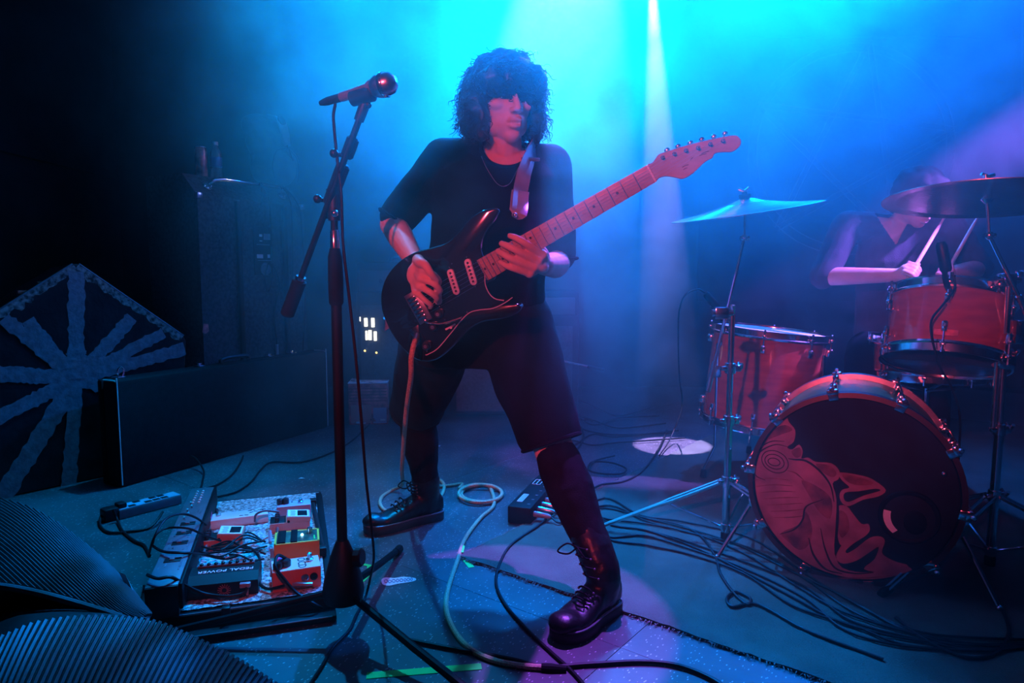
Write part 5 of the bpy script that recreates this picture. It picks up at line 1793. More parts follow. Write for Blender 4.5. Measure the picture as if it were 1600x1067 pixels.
def cymbal_stand(label, base, zcol, zclamp, clamp, tail, tilt, top, legs, legr, nm='cymbal_stand'):
    """double braced tripod, upright tubes, clamp and boom rod up to the tilter."""
    t = thing(nm, base, label, 'cymbal stand')
    T = Matrix.Translation(base)
    obj('lower_tube', MB(T).cyl((0, 0, .03), (0, 0, zcol + .22), .0125, n=16), 'chrome', t)
    obj('upper_tube', MB(T).cyl((0, 0, zcol + .18), (0, 0, zclamp), .0095, n=14), 'chrome', t)
    obj('tube_tip', MB(T).lathe([(.010, .002), (.015, .004), (.015, .032), (.011, .040)], 12), 'rubber', t)
    for z in (zcol, zcol + .20, (zcol + .2 + zclamp) / 2):
        cl = MB(T)
        cl.lathe([(.012, z - .018), (.017, z - .016), (.018, z), (.017, z + .016), (.012, z + .018)], 16)
        cl.box((.024, 0, z), (.020, .012, .022), .003)
        cl.box((-.022, -.006, z), (.018, .016, .014), .003)
        ob = obj('collar', cl, 'chrome', t)
        w = MB(T)
        w.tube([(.030, -.016, z + .016), (.034, 0, z), (.030, .016, z + .016)], [.005, .006, .005], 8)
        obj('wing_bolt', w, 'chrome', ob)
    low = .055
    lw = obj('lower_collar', MB(T).lathe([(.012, low - .012), (.017, low - .010), (.017, low + .010), (.012, low + .012)], 14), 'chrome', t)
    for an in legs:
        a = math.radians(an)
        d = V((math.cos(a), math.sin(a), 0))
        s = V((-d.y, d.x, 0))
        mb = MB(T)
        p0, p1 = d * .016 + V((0, 0, zcol)), d * legr + V((0, 0, .016))
        k = p0.lerp(p1, .48)
        for sg in (-1, 1):
            w0, w1 = s * .013 * sg, s * .006 * sg
            mb.tube([p0 + w0, p0.lerp(p1, .40) + w0, k + w1, p1 + w1], .0042, 6, flat=1.3)
        mb.tube([p0.lerp(p1, .38) + s * .013, p0.lerp(p1, .38) - s * .013], .004, 6)
        lg = obj('leg', mb, 'chrome', t)
        obj('brace', MB(T).tube([d * .016 + V((0, 0, low)), p0.lerp(p1, .44)], .004, 6), 'chrome', lg)
        obj('rubber_foot', MB(T).tube([p1 - d * .03 + V((0, 0, .006)), p1, p1 + d * .012 + V((0, 0, -.003))], [.010, .0125, .010], 10), 'rubber', lg)
    cm = MB()
    cm.box(tuple(clamp), (.045, .030, .038), .006)
    cm.cyl(clamp + V((-.03, 0, 0)), clamp + V((.035, 0, 0)), .012, n=12)
    cm.tube([clamp + V((.035, -.01, .025)), clamp + V((.04, 0, .0)), clamp + V((.035, .01, .025))], .005, 8)
    obj('boom_clamp', cm, 'chrome', t)
    rod = obj('boom_rod', MB().cyl(tail, tilt, .0055, n=10), 'chrome', t)
    d = (tilt - tail).normalized()
    obj('rod_sleeve', MB().cyl(tail, tail + d * .10, .0085, n=10), 'chrome', rod)
    tl = MB()
    tl.ball(tilt, .012, 12, rings=8)
    tl.cyl(tilt + V((-.014, 0, 0)), tilt + V((.016, 0, 0)), .007, n=10)
    obj('tilter', tl, 'chrome', t)
    u = (top - tilt).normalized()
    obj('cymbal_post', MB().cyl(tilt, top + u * .045, .0042, n=10), 'chrome', t)
    obj('lower_felt', MB(frame(top - u * .018, V((1, 0, 0)), z=u)).lathe([(.006, 0), (.020, .002), (.020, .013), (.006, .015)], 16), 'rubber', t)
    obj('lower_cup', MB(frame(top - u * .03, V((1, 0, 0)), z=u)).lathe([(.007, -.004), (.016, .008), (.017, .012)], 16), 'chrome', t)
    return t, u


# left crash
CC1 = P(1166, 331, 2.30)
n1 = V((-0.155, -0.075, 1)).normalized()
cy1, cm1 = cymbal('crash_cymbal', 'brightly lit bronze crash cymbal over the floor tom', CC1, n1, .242)
base1 = F(1133, 848)
z_cl = P(1128, 492, base1.y).z
clamp1 = P(1127, 489, base1.y)
st1, u1 = cymbal_stand('chrome double-braced cymbal stand in front of the floor tom', base1, P(1125, 752, base1.y).z, z_cl, clamp1,
                       P(1106, 612, 2.14), P(1163, 372, 2.29), CC1 + n1 * .026, (168, -38, 55), .42)
tp = MB(frame(CC1 + n1 * .046, V((1, 0, 0)), z=n1))
tp.lathe([(.006, 0), (.019, .001), (.019, .012), (.008, .013), (.008, .02)], 16)
obj('upper_felt', tp, 'rubber', st1)
obj('wing_nut', MB(frame(CC1 + n1 * .066, V((1, 0, 0)), z=n1)).tube([(-.018, 0, .012), (0, 0, 0), (.018, 0, .012)], [.005, .007, .005], 8), 'steel', st1)

# right crash
CC2 = P(1541, 313, 1.90)
n2 = V((0.0, 0.125, 1)).normalized()
n2 = (V((.66, .75, 0)) * .13 + V((-.02, 0, 1))).normalized()
cy2, cm2 = cymbal('ride_cymbal', 'large dark bronze cymbal seen from below in front of the drummer', CC2, n2, .254)
base2 = V((P(1566, 600, 1.97).x, 1.97, 0))
clamp2 = P(1573, 437, 1.97)
st2, u2 = cymbal_stand('chrome cymbal stand beside the rack tom carrying the large dark cymbal', base2, .22, clamp2.z, clamp2,
                       P(1612, 505, 1.97), P(1546, 368, 1.91), CC2 + n2 * .026, (205, 85, -35), .47, nm='cymbal_stand')
tp = MB(frame(CC2 + n2 * .046, V((1, 0, 0)), z=n2))
tp.lathe([(.006, 0), (.021, .001), (.021, .010), (.008, .012), (.008, .016)], 16)
obj('upper_felt', tp, 'steel', st2)
obj('wing_nut', MB(frame(CC2 + n2 * .064, V((1, 0, 0)), z=n2)).tube([(-.018, 0, .008), (0, 0, 0), (.018, 0, .008)], [.005, .007, .005], 8), 'steel', st2)
ex = MB()
pc_ = V((base2.x, base2.y, .62))
ex.box(tuple(pc_), (.05, .04, .04), .006)
ex.tube([pc_, pc_ + V((-.06, .03, .01)), rtm @ V((.172, -.02, .11))], .009, 10)
ex.box(tuple(rtm @ V((.172, -.02, .11))), (.03, .04, .07), .006)
ex.cyl(V((base2.x - .022, base2.y - .005, .42)), V((base2.x - .022, base2.y - .005, .62)), .007, n=10)
obj('tom_mount', ex, 'chrome', st2)

# clip-on drum microphones
def clip_mic(label, pts, body0, body1, cable_label, cpts):
    t = thing('drum_microphone', body0, label, 'microphone')
    d = (body1 - body0).normalized()
    obj('body', MB().tube([body0, body0 + d * .01, body1 - d * .01, body1], [.010, .015, .016, .012], 12), 'black', t)
    obj('clip', MB().tube(catmull(pts, 4), .008, 8), 'black', t)
    tag(obj('microphone_cable', MB().tube(catmull(cpts, 6), .0034, 7), 'cable'), cable_label, 'cable')


clip_mic('black clip-on microphone on the rim of the rack tom', [P(1486, 458, 2.02), P(1478, 440, 1.99), P(1476, 415, 1.98), P(1474, 400, 1.98)],
         P(1470, 378, 1.985), P(1479, 425, 1.98), 'black cable hanging from the rack tom microphone over the drum',
         [P(1488, 425, 1.985), P(1492, 450, 1.97), P(1472, 478, 1.95), P(1456, 500, 1.94), P(1457, 530, 1.93), P(1470, 575, 1.93), P(1487, 605, 1.95), P(1500, 650, 2.0), P(1498, 720, 2.05), P(1495, 800, 2.08), F(1492, 852, .013)])
clip_mic('black clip-on microphone at the rim of the floor tom', [P(1128, 500, 2.78), P(1118, 488, 2.76), P(1112, 478, 2.75)],
         P(1102, 458, 2.74), P(1122, 482, 2.75), 'thin black cable hanging in a long curve from the floor tom microphone',
         [P(1102, 458, 2.74), P(1090, 452, 2.74), P(1070, 462, 2.75), P(1061, 490, 2.76), P(1060, 540, 2.78), P(1062, 590, 2.82), P(1066, 630, 2.9), F(1058, 660, .12), F(1045, 690, .03), F(1030, 712, .013)])

# ------------------------------------------------------------------ the electric guitar
GA = P(1018, 271, 1.555)      # nut
GB = P(655, 479, 1.70)        # bridge
sc_ = .648 / (GA - GB).length
GX = (GA - GB).normalized()
_v = (CAM - (GA + GB) / 2).normalized()
GN = (_v - GX * _v.dot(GX)).normalized()
GN = (GN + V((0, 0, .05))).normalized()
GN = (GN - GX * GN.dot(GX)).normalized()
GM = frame(GB, GX, z=GN)       # x to the nut, y to the bass side, z off the face
GS = (GA - GB).length / .648
GMI = GM.inverted()


def g2(px, py):                 # pixel to face-plane local xy
    q = GMI @ PL(px, py, GB, GN)
    return (q.x, q.y)


def GP(px, py, h=0.0):          # point on the face plane lifted by h
    return PL(px, py, GB, GN) + GN * h


def build_guitar():
    t = thing('electric_guitar', GB - GN * .03, 'black electric guitar with maple neck held by the guitarist', 'guitar')
    S = GS
    out = [(-.105, 0), (-.098, .04), (-.075, .08), (-.04, .108), (.005, .123), (.055, .124), (.10, .112), (.14, .104), (.18, .110), (.22, .124), (.26, .126), (.290, .116),
           (.296, .104), (.276, .090), (.240, .075), (.217, .055), (.207, .03), (.207, -.03), (.182, -.034), (.168, -.05), (.166, -.07), (.18, -.09), (.205, -.103), (.226, -.114),
           (.226, -.128), (.205, -.135), (.17, -.128), (.125, -.112), (.085, -.112), (.03, -.128), (-.015, -.138), (-.05, -.136), (-.082, -.115), (-.10, -.075), (-.106, -.035)]
    out = smooth2d([(x * S, y * S) for x, y in out], 4)
    body = MB(GM)
    A = sum(out[i][0] * out[(i + 1) % len(out)][1] - out[(i + 1) % len(out)][0] * out[i][1] for i in range(len(out)))
    if A < 0:
        out = out[::-1]
    n = len(out)
    rings = []
    for ins, z in ((.0045, -.052), (.0015, -.0495), (0, -.044), (0, -.014), (.0015, -.0085), (.0045, -.007)):
        pl = offset_poly(out, -ins) if ins else out
        rings.append([(x, y, z) for x, y in pl])
    vs_ = [p for r_ in rings for p in r_]
    fs = []
    for i in range(len(rings) - 1):
        for k in range(n):
            k2 = (k + 1) % n
            fs.append((i * n + k, i * n + k2, (i + 1) * n + k2, (i + 1) * n + k))
    fs += [tuple(range(n - 1, -1, -1)), tuple(range((len(rings) - 1) * n, len(rings) * n))]
    obj('body', body.add(vs_, fs), 'blackgloss', t, angle=50)
    # pickguard with pale bevelled edge
    e1 = [(757, 420), (757, 433), (758, 446), (764, 459), (773, 467), (787, 470)]
    e2 = [(800, 465), (789, 473), (770, 482), (749, 484.5), (733, 489), (719, 502), (702, 523), (683, 545), (668, 554), (664, 555)]
    up = [(655, 540), (652, 505), (668, 478), (668, 440), (690, 405), (725, 393), (748, 395)]
    pg = [g2(*p) for p in e1 + [(794, 470)] + e2 + up]
    obj('pickguard', MB(GM).prism(pg, -.0072, -.0046), 'blackgloss', t, smooth=False)
    for e in (e1, e2):
        pp = catmull([V((*g2(*p), -.0042)) for p in e], 5)
        obj('pickguard_edge', MB(GM).tube(pp, .0013, 6), 'pickguardedge', t)
    # pickups
    for (a, b) in (((731, 410), (740, 440)), ((704, 426), (713, 455)), ((682, 439), (685, 471))):
        p, q = V((*g2(*a), 0)), V((*g2(*b), 0))
        d = (q - p).normalized()
        s = V((-d.y, d.x, 0))
        w = .0088
        poly = []
        for k in range(9):
            an = math.pi * k / 8
            poly.append(p + s * w * math.cos(an) - d * w * math.sin(an))
        for k in range(9):
            an = math.pi * k / 8
            poly.append(q - s * w * math.cos(an) + d * w * math.sin(an))
        pu = obj('pickup', MB(GM).prism([(v.x, v.y) for v in poly], -.005, .003, inset=.0012), 'white', t, angle=60)
        for k in range(6):
            c = p.lerp(q, .02 + .96 * k / 5)
            obj('pole_piece', MB(GM).lathe([(.0030, 0), (.0030, .0010), (0, .0012)], 10, Matrix.Translation((c.x, c.y, .0026))), 'black', pu)
        for e_, sg in ((p, -1), (q, 1)):
            c = e_ + d * sg * .0135
            obj('screw', MB(GM).ball((c.x, c.y, -.004), .0022, 8, rings=6), 'chrome', pu)
    # bridge
    br = obj('bridge_plate', MB(GM).box((-.004, 0, -.003), (.038, .082, .006), .0015), 'steel', t)
    for k in range(6):
        obj('saddle', MB(GM).box((-.006, (-2.5 + k) * .0105, .003), (.022, .0092, .007), .0015), 'chrome', br)
    obj('tremolo_arm', MB(GM).tube(catmull([(.002, -.036, .002), (.004, -.042, .020), (.04, -.065, .024), (.09, -.075, .022)], 5), .0028, 8), 'chrome', br)
    # controls
    for px, py in ((686, 490), (678, 510), (667, 540)):
        c = g2(px, py)
        kb = obj('control_knob', MB(GM).lathe([(.0125, 0), (.0120, .006), (.0095, .008), (.0090, .016), (.007, .018), (0, .018)], 18, Matrix.Translation((c[0], c[1], -.0046))), 'knob', t)
        obj('knob_cap', MB(GM).lathe([(.0050, 0), (.0045, .001), (0, .0012)], 10, Matrix.Translation((c[0], c[1], .0132))), 'steel', kb)
    c = g2(703, 511)
    sw = MB(GM)
    sw.box((c[0], c[1], -.004), (.030, .0045, .001))
    sw.tube([(c[0], c[1], -.004), (c[0] + .005, c[1] - .002, .010)], [.0018, .0035], 8)
    obj('selector_switch', sw, 'white', t)
    c = g2(652, 524)
    obj('jack_plate', MB(GM).box((c[0], c[1], -.0065), (.030, .045, .003), .001), 'chrome', t)
    # screws round the pickguard
    for px, py in ((756, 438), (790, 471), (729, 488), (666, 549), (705, 412), (694, 500)):
        c = g2(px, py)
        obj('screw', MB(GM).ball((c[0], c[1], -.0045), .0021, 8, rings=6), 'chrome', t)
    # neck
    L = .648 * S
    x0, x1 = .190 * S, L
    w0, w1 = .0280 * S, .0215 * S
    nk = MB(GM)
    rings = []
    for i in range(9):
        f = i / 8
        x = x0 + (x1 - x0) * f
        w = w0 + (w1 - w0) * f
        dp = .021 - .002 * f
        ring = []
        for k in range(13):
            a = math.pi * k / 12
            ring.append((x, w * math.cos(a), -.004 - dp * math.sin(a) ** .8))
        ring += [(x, -w, 0.0), (x, -w * .5, .0012), (x, 0, .0016), (x, w * .5, .0012), (x, w, 0.0)]
        rings.append(ring)
    m_ = len(rings[0])
    vs_ = [p for r_ in rings for p in r_]
    fs = []
    for i in range(8):
        for k in range(m_):
            k2 = (k + 1) % m_
            fs.append((i * m_ + k, i * m_ + k2, (i + 1) * m_ + k2, (i + 1) * m_ + k))
    fs += [tuple(range(m_)), tuple(range(8 * m_, 9 * m_))]
    neck = obj('neck', nk.add(vs_, fs), 'maple', t, angle=50)
    for k in range(1, 22):
        x = L * 2 ** (-k / 12)
        f = (x - x0) / (x1 - x0)
        w = w0 + (w1 - w0) * f
        obj('fret', MB(GM).tube([(x, -w, .0010), (x, -w * .5, .0020), (x, 0, .0024), (x, w * .5, .0020), (x, w, .0010)], .0011, 6), 'steel', neck)
    for k in (3, 5, 7, 9, 12, 15, 17, 19, 21):
        x = L * (2 ** (-k / 12) + 2 ** (-(k - 1) / 12)) / 2
        for y in ((0,) if k != 12 else (-.010, .010)):
            obj('position_dot', MB(GM).lathe([(.0030, 0), (.0030, .0008), (0, .0009)], 10, Matrix.Translation((x, y, .0013 if y else .0016))), 'black', neck)
    obj('nut', MB(GM).box((L, 0, .001), (.005, w1 * 2, .006), .0008), 'white', neck)
    # headstock, traced outline lying just behind the fretboard plane
    hs = [(1011, 259), (1019, 254), (1026, 245), (1031, 240), (1040, 237), (1065, 229), (1095, 221), (1125, 214.5), (1148, 211), (1156, 215), (1158.5, 222), (1155, 230), (1144, 237), (1128, 237.5), (1117, 240), (1113, 247),
          (1102, 253), (1084, 270), (1072, 277.5), (1064, 279.5), (1054, 277), (1040, 275.5), (1030, 278), (1024, 282)]
    poly = smooth2d([g2(*p) for p in hs], 3)
    head = obj('headstock', MB(GM).prism(poly, -.018, -.003, inset=.0015), 'maple', t, angle=40)
    posts = [(1035.6, 245.8), (1054, 240), (1072, 234.8), (1091, 230.7), (1110, 225), (1130, 219.7)]
    btns = [(1042.5, 233), (1060, 227), (1079.6, 221.5), (1097.5, 216), (1116.8, 211.5), (1134.6, 206.5)]
    for (a, b) in zip(posts, btns):
        c = g2(*a)
        mb = MB(GM)
        mb.lathe([(.0048, -.003), (.0048, -.001), (.0030, .0), (.0030, .010), (.0026, .012), (0, .012)], 12, Matrix.Translation((c[0], c[1], 0)))
        ps = obj('tuning_post', mb, 'chrome', head)
        e = g2(*b)
        bt = MB(GM)
        bt.cyl((c[0], c[1], -.024), (e[0], e[1], -.024), .0022, n=8)
        bt.box((c[0], c[1], -.024), (.014, .014, .010), .002)
        bt.ball((e[0], e[1], -.024), (.0065, .0055, .0035), 12, rings=8)
        obj('tuner_button', bt, 'chrome', head)
    for (a, b) in (((1066, 261), (1076, 257)), ((1068, 265), (1074, 262)), ((1079, 250), (1083, 246)), ((1096, 240), (1108, 236)), ((1093, 243), (1104, 240))):
        p, q = g2(*a), g2(*b)
        obj('head_marking', MB(GM).tube([(p[0], p[1], -.0026), ((p[0] + q[0]) / 2, (p[1] + q[1]) / 2 + .001, -.0026), (q[0], q[1], -.0026)], .0008, 4), 'printmid', head)
    # strings
    for k in range(6):
        yb = (2.5 - k) * .0105
        yn = (2.5 - k) * .0070 * S
        c = g2(*posts[k])
        obj('string', MB(GM).tube([(-.004, yb, .0075), (L, yn, .0046), (c[0] , c[1], .004)], .00042 - .00003 * k, 5), 'steel', t)
    # strap: over the shoulder, across the back, to the tail
    a = GP(800, 340, -.03)
    pts = [a, GP(806, 330, -.03), P(813, 300, 1.735), P(820, 268, 1.775), P(829, 243, 1.835), P(836, 228, 1.91), P(832, 232, 1.985), P(815, 262, 2.055), P(775, 330, 2.085), P(715, 410, 2.10), P(650, 470, 2.03), P(602, 505, 1.86), GM @ V((-.105 * S, 0, -.03))]
    wd = [.008, .018, .020, .020, .022, .024, .024, .024, .024, .024, .024, .02, .01]
    c = catmull(pts, 5)
    W = []
    for i in range(len(wd) - 1):
        for k in range(5):
            W.append(wd[i] + (wd[i + 1] - wd[i]) * k / 5)
    W.append(wd[-1])
    vs_, fs = [], []
    ctr = P(775, 330, 1.92)
    for i, p in enumerate(c):
        d = (c[min(i + 1, len(c) - 1)] - c[max(i - 1, 0)]).normalized()
        o = (p - V((ctr.x, ctr.y, p.z if p.z < 1.2 else 1.2))).normalized()
        s = d.cross(o).normalized()
        o = s.cross(d)
        vs_ += [p + s * W[i] + o * .0015, p - s * W[i] + o * .0015, p - s * W[i] - o * .0015, p + s * W[i] - o * .0015]
    for i in range(len(c) - 1):
        for k in range(4):
            k2 = (k + 1) % 4
            fs.append((4 * i + k, 4 * i + k2, 4 * i + 4 + k2, 4 * i + 4 + k))
    st = obj('strap', MB().add(vs_, fs), 'strap', t)
    # leather end patch and buckle on the strap
    i0 = 4
    pc2 = [c[i] for i in range(1, 11)]
    vs_, fs = [], []
    for i, p in enumerate(pc2):
        d = (c[i + 2] - c[i]).normalized()
        o = (CAM - p).normalized()
        s = d.cross(o).normalized()
        o = s.cross(d)
        w = (.006 + .016 * min(1, i / 3.0))
        vs_ += [p + s * w + o * .004, p - s * w + o * .004, p - s * w + o * .001, p + s * w + o * .001]
    for i in range(len(pc2) - 1):
        for k in range(4):
            k2 = (k + 1) % 4
            fs.append((4 * i + k, 4 * i + k2, 4 * i + 4 + k2, 4 * i + 4 + k))
    fs += [(0, 1, 2, 3), tuple(4 * len(pc2) - 4 + k for k in range(4))]
    obj('leather_end', MB().add(vs_, fs), 'strapend', st)
    obj('strap_button', MB().ball(GP(803, 336, -.014), .006, 10, rings=6), 'chrome', st)
    q = P(829, 249, 1.815)
    obj('buckle', MB().box((0, 0, 0), (.050, .006, .010), .002, m=frame(q, V((.95, .0, -.25)), z=(0, .3, 1))), 'chrome', st)


build_guitar()

# ------------------------------------------------------------------ tan instrument cable from the guitar across the floor
def build_tan_cable():
    j = GP(652, 526, .004)
    pts = [j, GP(653, 535, .03), GP(650, 556, .035), P(642, 590, 1.72), P(635, 640, 1.86), P(630, 700, 2.05), P(628, 735, 2.22), F(628, 758, .05)]
    loop = [(612, 766), (597, 776), (594, 788), (604, 799), (622, 804), (650, 801), (676, 792), (688, 777), (694, 762), (690, 752), (676, 748), (668, 752), (676, 760), (700, 759), (722, 756)]
    pts += [F(x, y, .007) for x, y in loop]
    coil = []
    for k in range(22):
        a = math.radians(150 - k * 40)
        rx, ry = 36 - k * .25, 14.5 - k * .1
        coil.append(F(749 + rx * math.cos(a) + k * .2, 771 - ry * math.sin(a), .007 + .0012 * k if k < 12 else .02 - .0006 * k))
    pts += coil[:21]
    pts += [F(x, y, .007) for x, y in ((772, 788), (752, 808), (733, 832), (722, 852), (716, 872), (707, 898), (699, 925), (697, 950), (704, 975), (720, 1000), (744, 1020), (776, 1033), (812, 1040), (846, 1043))]
    o = obj('instrument_cable', MB().tube(catmull(pts, 6), .0068, 9), 'amber')
    tag(o, 'thick tan cable from the guitar round the boot into a coil across the floor', 'cable')
    t = obj('jack_plug', MB().tube([GP(652, 520, .002), GP(652, 526, .006), GP(653, 536, .03)], [.006, .009, .008], 10), 'steel')
    tag(t, 'steel jack plug in the guitar socket', 'plug')
    e = F(846, 1043, .007)
    tag(obj('cable_joint', MB().tube([e, e + V((.02, -.002, 0)), e + V((.055, -.004, -.001))], [.009, .010, .007], 10), 'rubber'), 'black joint at the end of the tan cable', 'plug')


build_tan_cable()

# ------------------------------------------------------------------ people: shared builders
def torso_rings(pts, n=24, power=2.3):
    """pts: list of (centre, half-width vector, half-depth vector)."""
    mb = MB()
    mb.loft(pts, n, power)
    return mb


def head_shape(mb, hm, s=1.0):
    """head with brow, nose, lips, chin and ears; local x to the side, y up, z out of the face."""
    def B(c, r, m=None):
        mb.ball(hm @ (V(c) * s), tuple(q * s for q in r), 20, hm if m is None else hm @ m, 14)
    B((0, .040, -.012), (.074, .082, .094))
    B((0, .000, .018), (.066, .085, .070))
    B((0, -.045, .030), (.050, .055, .056))
    B((0, -.085, .052), (.026, .022, .026))
    for sx in (-1, 1):
        B((sx * .036, -.058, .022), (.021, .030, .034))
        B((sx * .042, -.008, .058), (.024, .018, .024))
        B((sx * .028, .032, .076), (.026, .010, .013))
        B((sx * .077, -.002, -.008), (.009, .032, .019))
        B((sx * .0115, -.027, .094), (.0070, .0068, .010))
    mb.tube([hm @ (V(p) * s) for p in ((0, .026, .078), (0, .004, .092), (0, -.016, .104), (0, -.026, .104))], [.0065 * s, .0075 * s, .0095 * s, .008 * s], 10)
    B((0, -.023, .104), (.0105, .0095, .011))
    mb.tube([hm @ (V(p) * s) for p in ((-.025, -.0555, .070), (-.011, -.0505, .087), (0, -.0520, .090), (.011, -.0505, .087), (.025, -.0555, .070))], [.004 * s, .0072 * s, .0068 * s, .0072 * s, .004 * s], 8)
    mb.tube([hm @ (V(p) * s) for p in ((-.023, -.0585, .070), (-.010, -.0655, .083), (0, -.0670, .086), (.010, -.0655, .083), (.023, -.0585, .070))], [.004 * s, .0076 * s, .0084 * s, .0076 * s, .004 * s], 8)


def face_dent(hm, s=1.0):
    """press eye sockets and the mouth line into the fused head."""
    hmi = hm.inverted()
    dents = [((.030, .014, .084), .016, .008), ((-.030, .014, .084), .016, .008), ((0, -.0585, .094), .0050, .0075), ((.009, -.0585, .090), .0050, .0070), ((-.009, -.0585, .090), .0050, .0070), ((.018, -.0575, .080), .0045, .0050), ((-.018, -.0575, .080), .0045, .0050), ((0, -.080, .080), .0090, .0030)]
    fz = hm.to_3x3() @ V((0, 0, 1))

    def fn(p, n):
        q = hmi @ p
        if abs(q.x) < .12 and abs(q.y) < .14 and q.z > 0:
            for c, r, a in dents:
                d2 = (q - V(c) * s).length_squared
                p = p - fz * a * s * math.exp(-d2 / (2 * (r * s) ** 2 * .5))
        return p
    return fn


def eyes(parent, hm, s=1.0):
    for sx in (-1, 1):
        c = hm @ (V((sx * .030, .014, .068)) * s)
        e = obj('eye', MB().ball(c, .0115 * s, 14, rings=10), 'white', parent)
        obj('iris', MB(hm).lathe([(.0052 * s, 0), (.004 * s, .001), (0, .0014)], 12, Matrix.Translation(V((sx * .030, .014, .0785)) * s)), 'black', e)


def cut_mesh(o, test):
    bm = bmesh.new()
    bm.from_mesh(o.data)
    kill = [v for v in bm.verts if test(v.co)]
    bmesh.ops.delete(bm, geom=kill, context='VERTS')
    bm.to_mesh(o.data)
    bm.free()


def wrinkle(amp, freq, stretch=(1, 1, 1), seed=0.0):
    def fn(p, n):
        q = V((p.x * freq * stretch[0] + seed, p.y * freq * stretch[1], p.z * freq * stretch[2]))
        return p + n * amp * (noise.noise(q) + .5 * noise.noise(q * 2.3))
    return fn


def foot_boot(parent, heel, toe, ankle, shin, label_name='boot', shaft=.11):
    """laced ankle boot: sole on the floor, upper fused from foot and shaft."""
    d = (toe - heel); L = d.length; d.normalize()
    s = V((-d.y, d.x, 0))
    Z = V((0, 0, 1))
    mb = MB()
    prof = [(.00, .026, .050, .060), (.08, .033, .060, .062), (.25, .036, .075, .070), (.42, .038, .062, .058), (.58, .043, .045, .044), (.74, .046, .036, .036), (.88, .042, .032, .034), (.97, .028, .024, .030), (1.0, .012, .012, .028)]
    rings = []
    for f, w, h, zc in prof:
        c = heel + d * (L * f) + Z * zc
        rings.append((c, s * w, Z * min(h, zc - .012) if False else Z * h * .62))
    mb.loft(rings, 18, 2.4)
    up = (shin - ankle).normalized()
    limb(mb, [heel + d * .055 + Z * .055, ankle, ankle + up * shaft], [.040, .046, .050], 18)
    mb.ball(heel + d * (L * .90) + Z * .040, (.040, .040, .026), 16, frame((0, 0, 0), d, s))
    bt = remesh(label_name, mb, 'leather', parent, .006, 4, fn=wrinkle(.0022, 28))
    outl = []
    for f, w in ((-.015, .0), (-.01, .018), (.06, .034), (.25, .037), (.45, .040), (.62, .048), (.80, .050), (.92, .042), (1.0, .024), (1.02, 0)):
        outl.append((L * f, w))
    outl += [(x, -y) for x, y in outl[-2:0:-1]]
    outl = smooth2d(outl, 3)
    fm = frame(V((heel.x, heel.y, 0)), d, z=(0, 0, 1))
    so = obj('sole', MB(fm).prism(outl, .001, .030, inset=.003), 'sole', bt, angle=50)
    w2 = [V((x, y, .031)) for x, y in offset_poly(outl, .0015)]
    obj('welt', MB(fm).tube(w2 + [w2[0]], .0030, 6), 'greymetal', bt)
    # laces and eyelets up the front
    tops = []
    for k in range(7):
        f = k / 6
        if f < .5:
            c = heel + d * (L * (.64 - .32 * f)) + Z * (.072 + .055 * f)
            nrm = (d * .35 + Z).normalized()
        else:
            c = ankle + up * (shaft * (f - .5) * 1.5) + d * (.048)
            nrm = (d + Z * .3).normalized()
        tops.append((c, nrm))
    for k, (c, nrm) in enumerate(tops):
        c2 = c + nrm * .006
        obj('lace', MB().tube(catmull([c2 + s * .022 - nrm * .008, c2 + s * .010 + nrm * .003, c2 - s * .010 + nrm * .003, c2 - s * .022 - nrm * .008 + Z * .004], 4), .0026, 6), 'rubber', bt)
        for sg in (-1, 1):
            obj('eyelet', MB().ball(c2 + s * sg * .023 - nrm * .006, .0032, 8, rings=6), 'greymetal', bt)
    k0 = tops[-1][0] + tops[-1][1] * .010
    lp = MB()
    lp.tube(catmull([k0, k0 + d * .025 + s * .020 + Z * .012, k0 + d * .03 + s * .045 - Z * .004, k0 + d * .012 + s * .030 - Z * .012, k0], 5), .0022, 6)
    lp.tube(catmull([k0, k0 + d * .018 - s * .020 + Z * .010, k0 + d * .03 - s * .040 - Z * .012, k0 + d * .01 - s * .022 - Z * .02, k0], 5), .0022, 6)
    obj('lace_bow', lp, 'rubber', bt)
    return bt


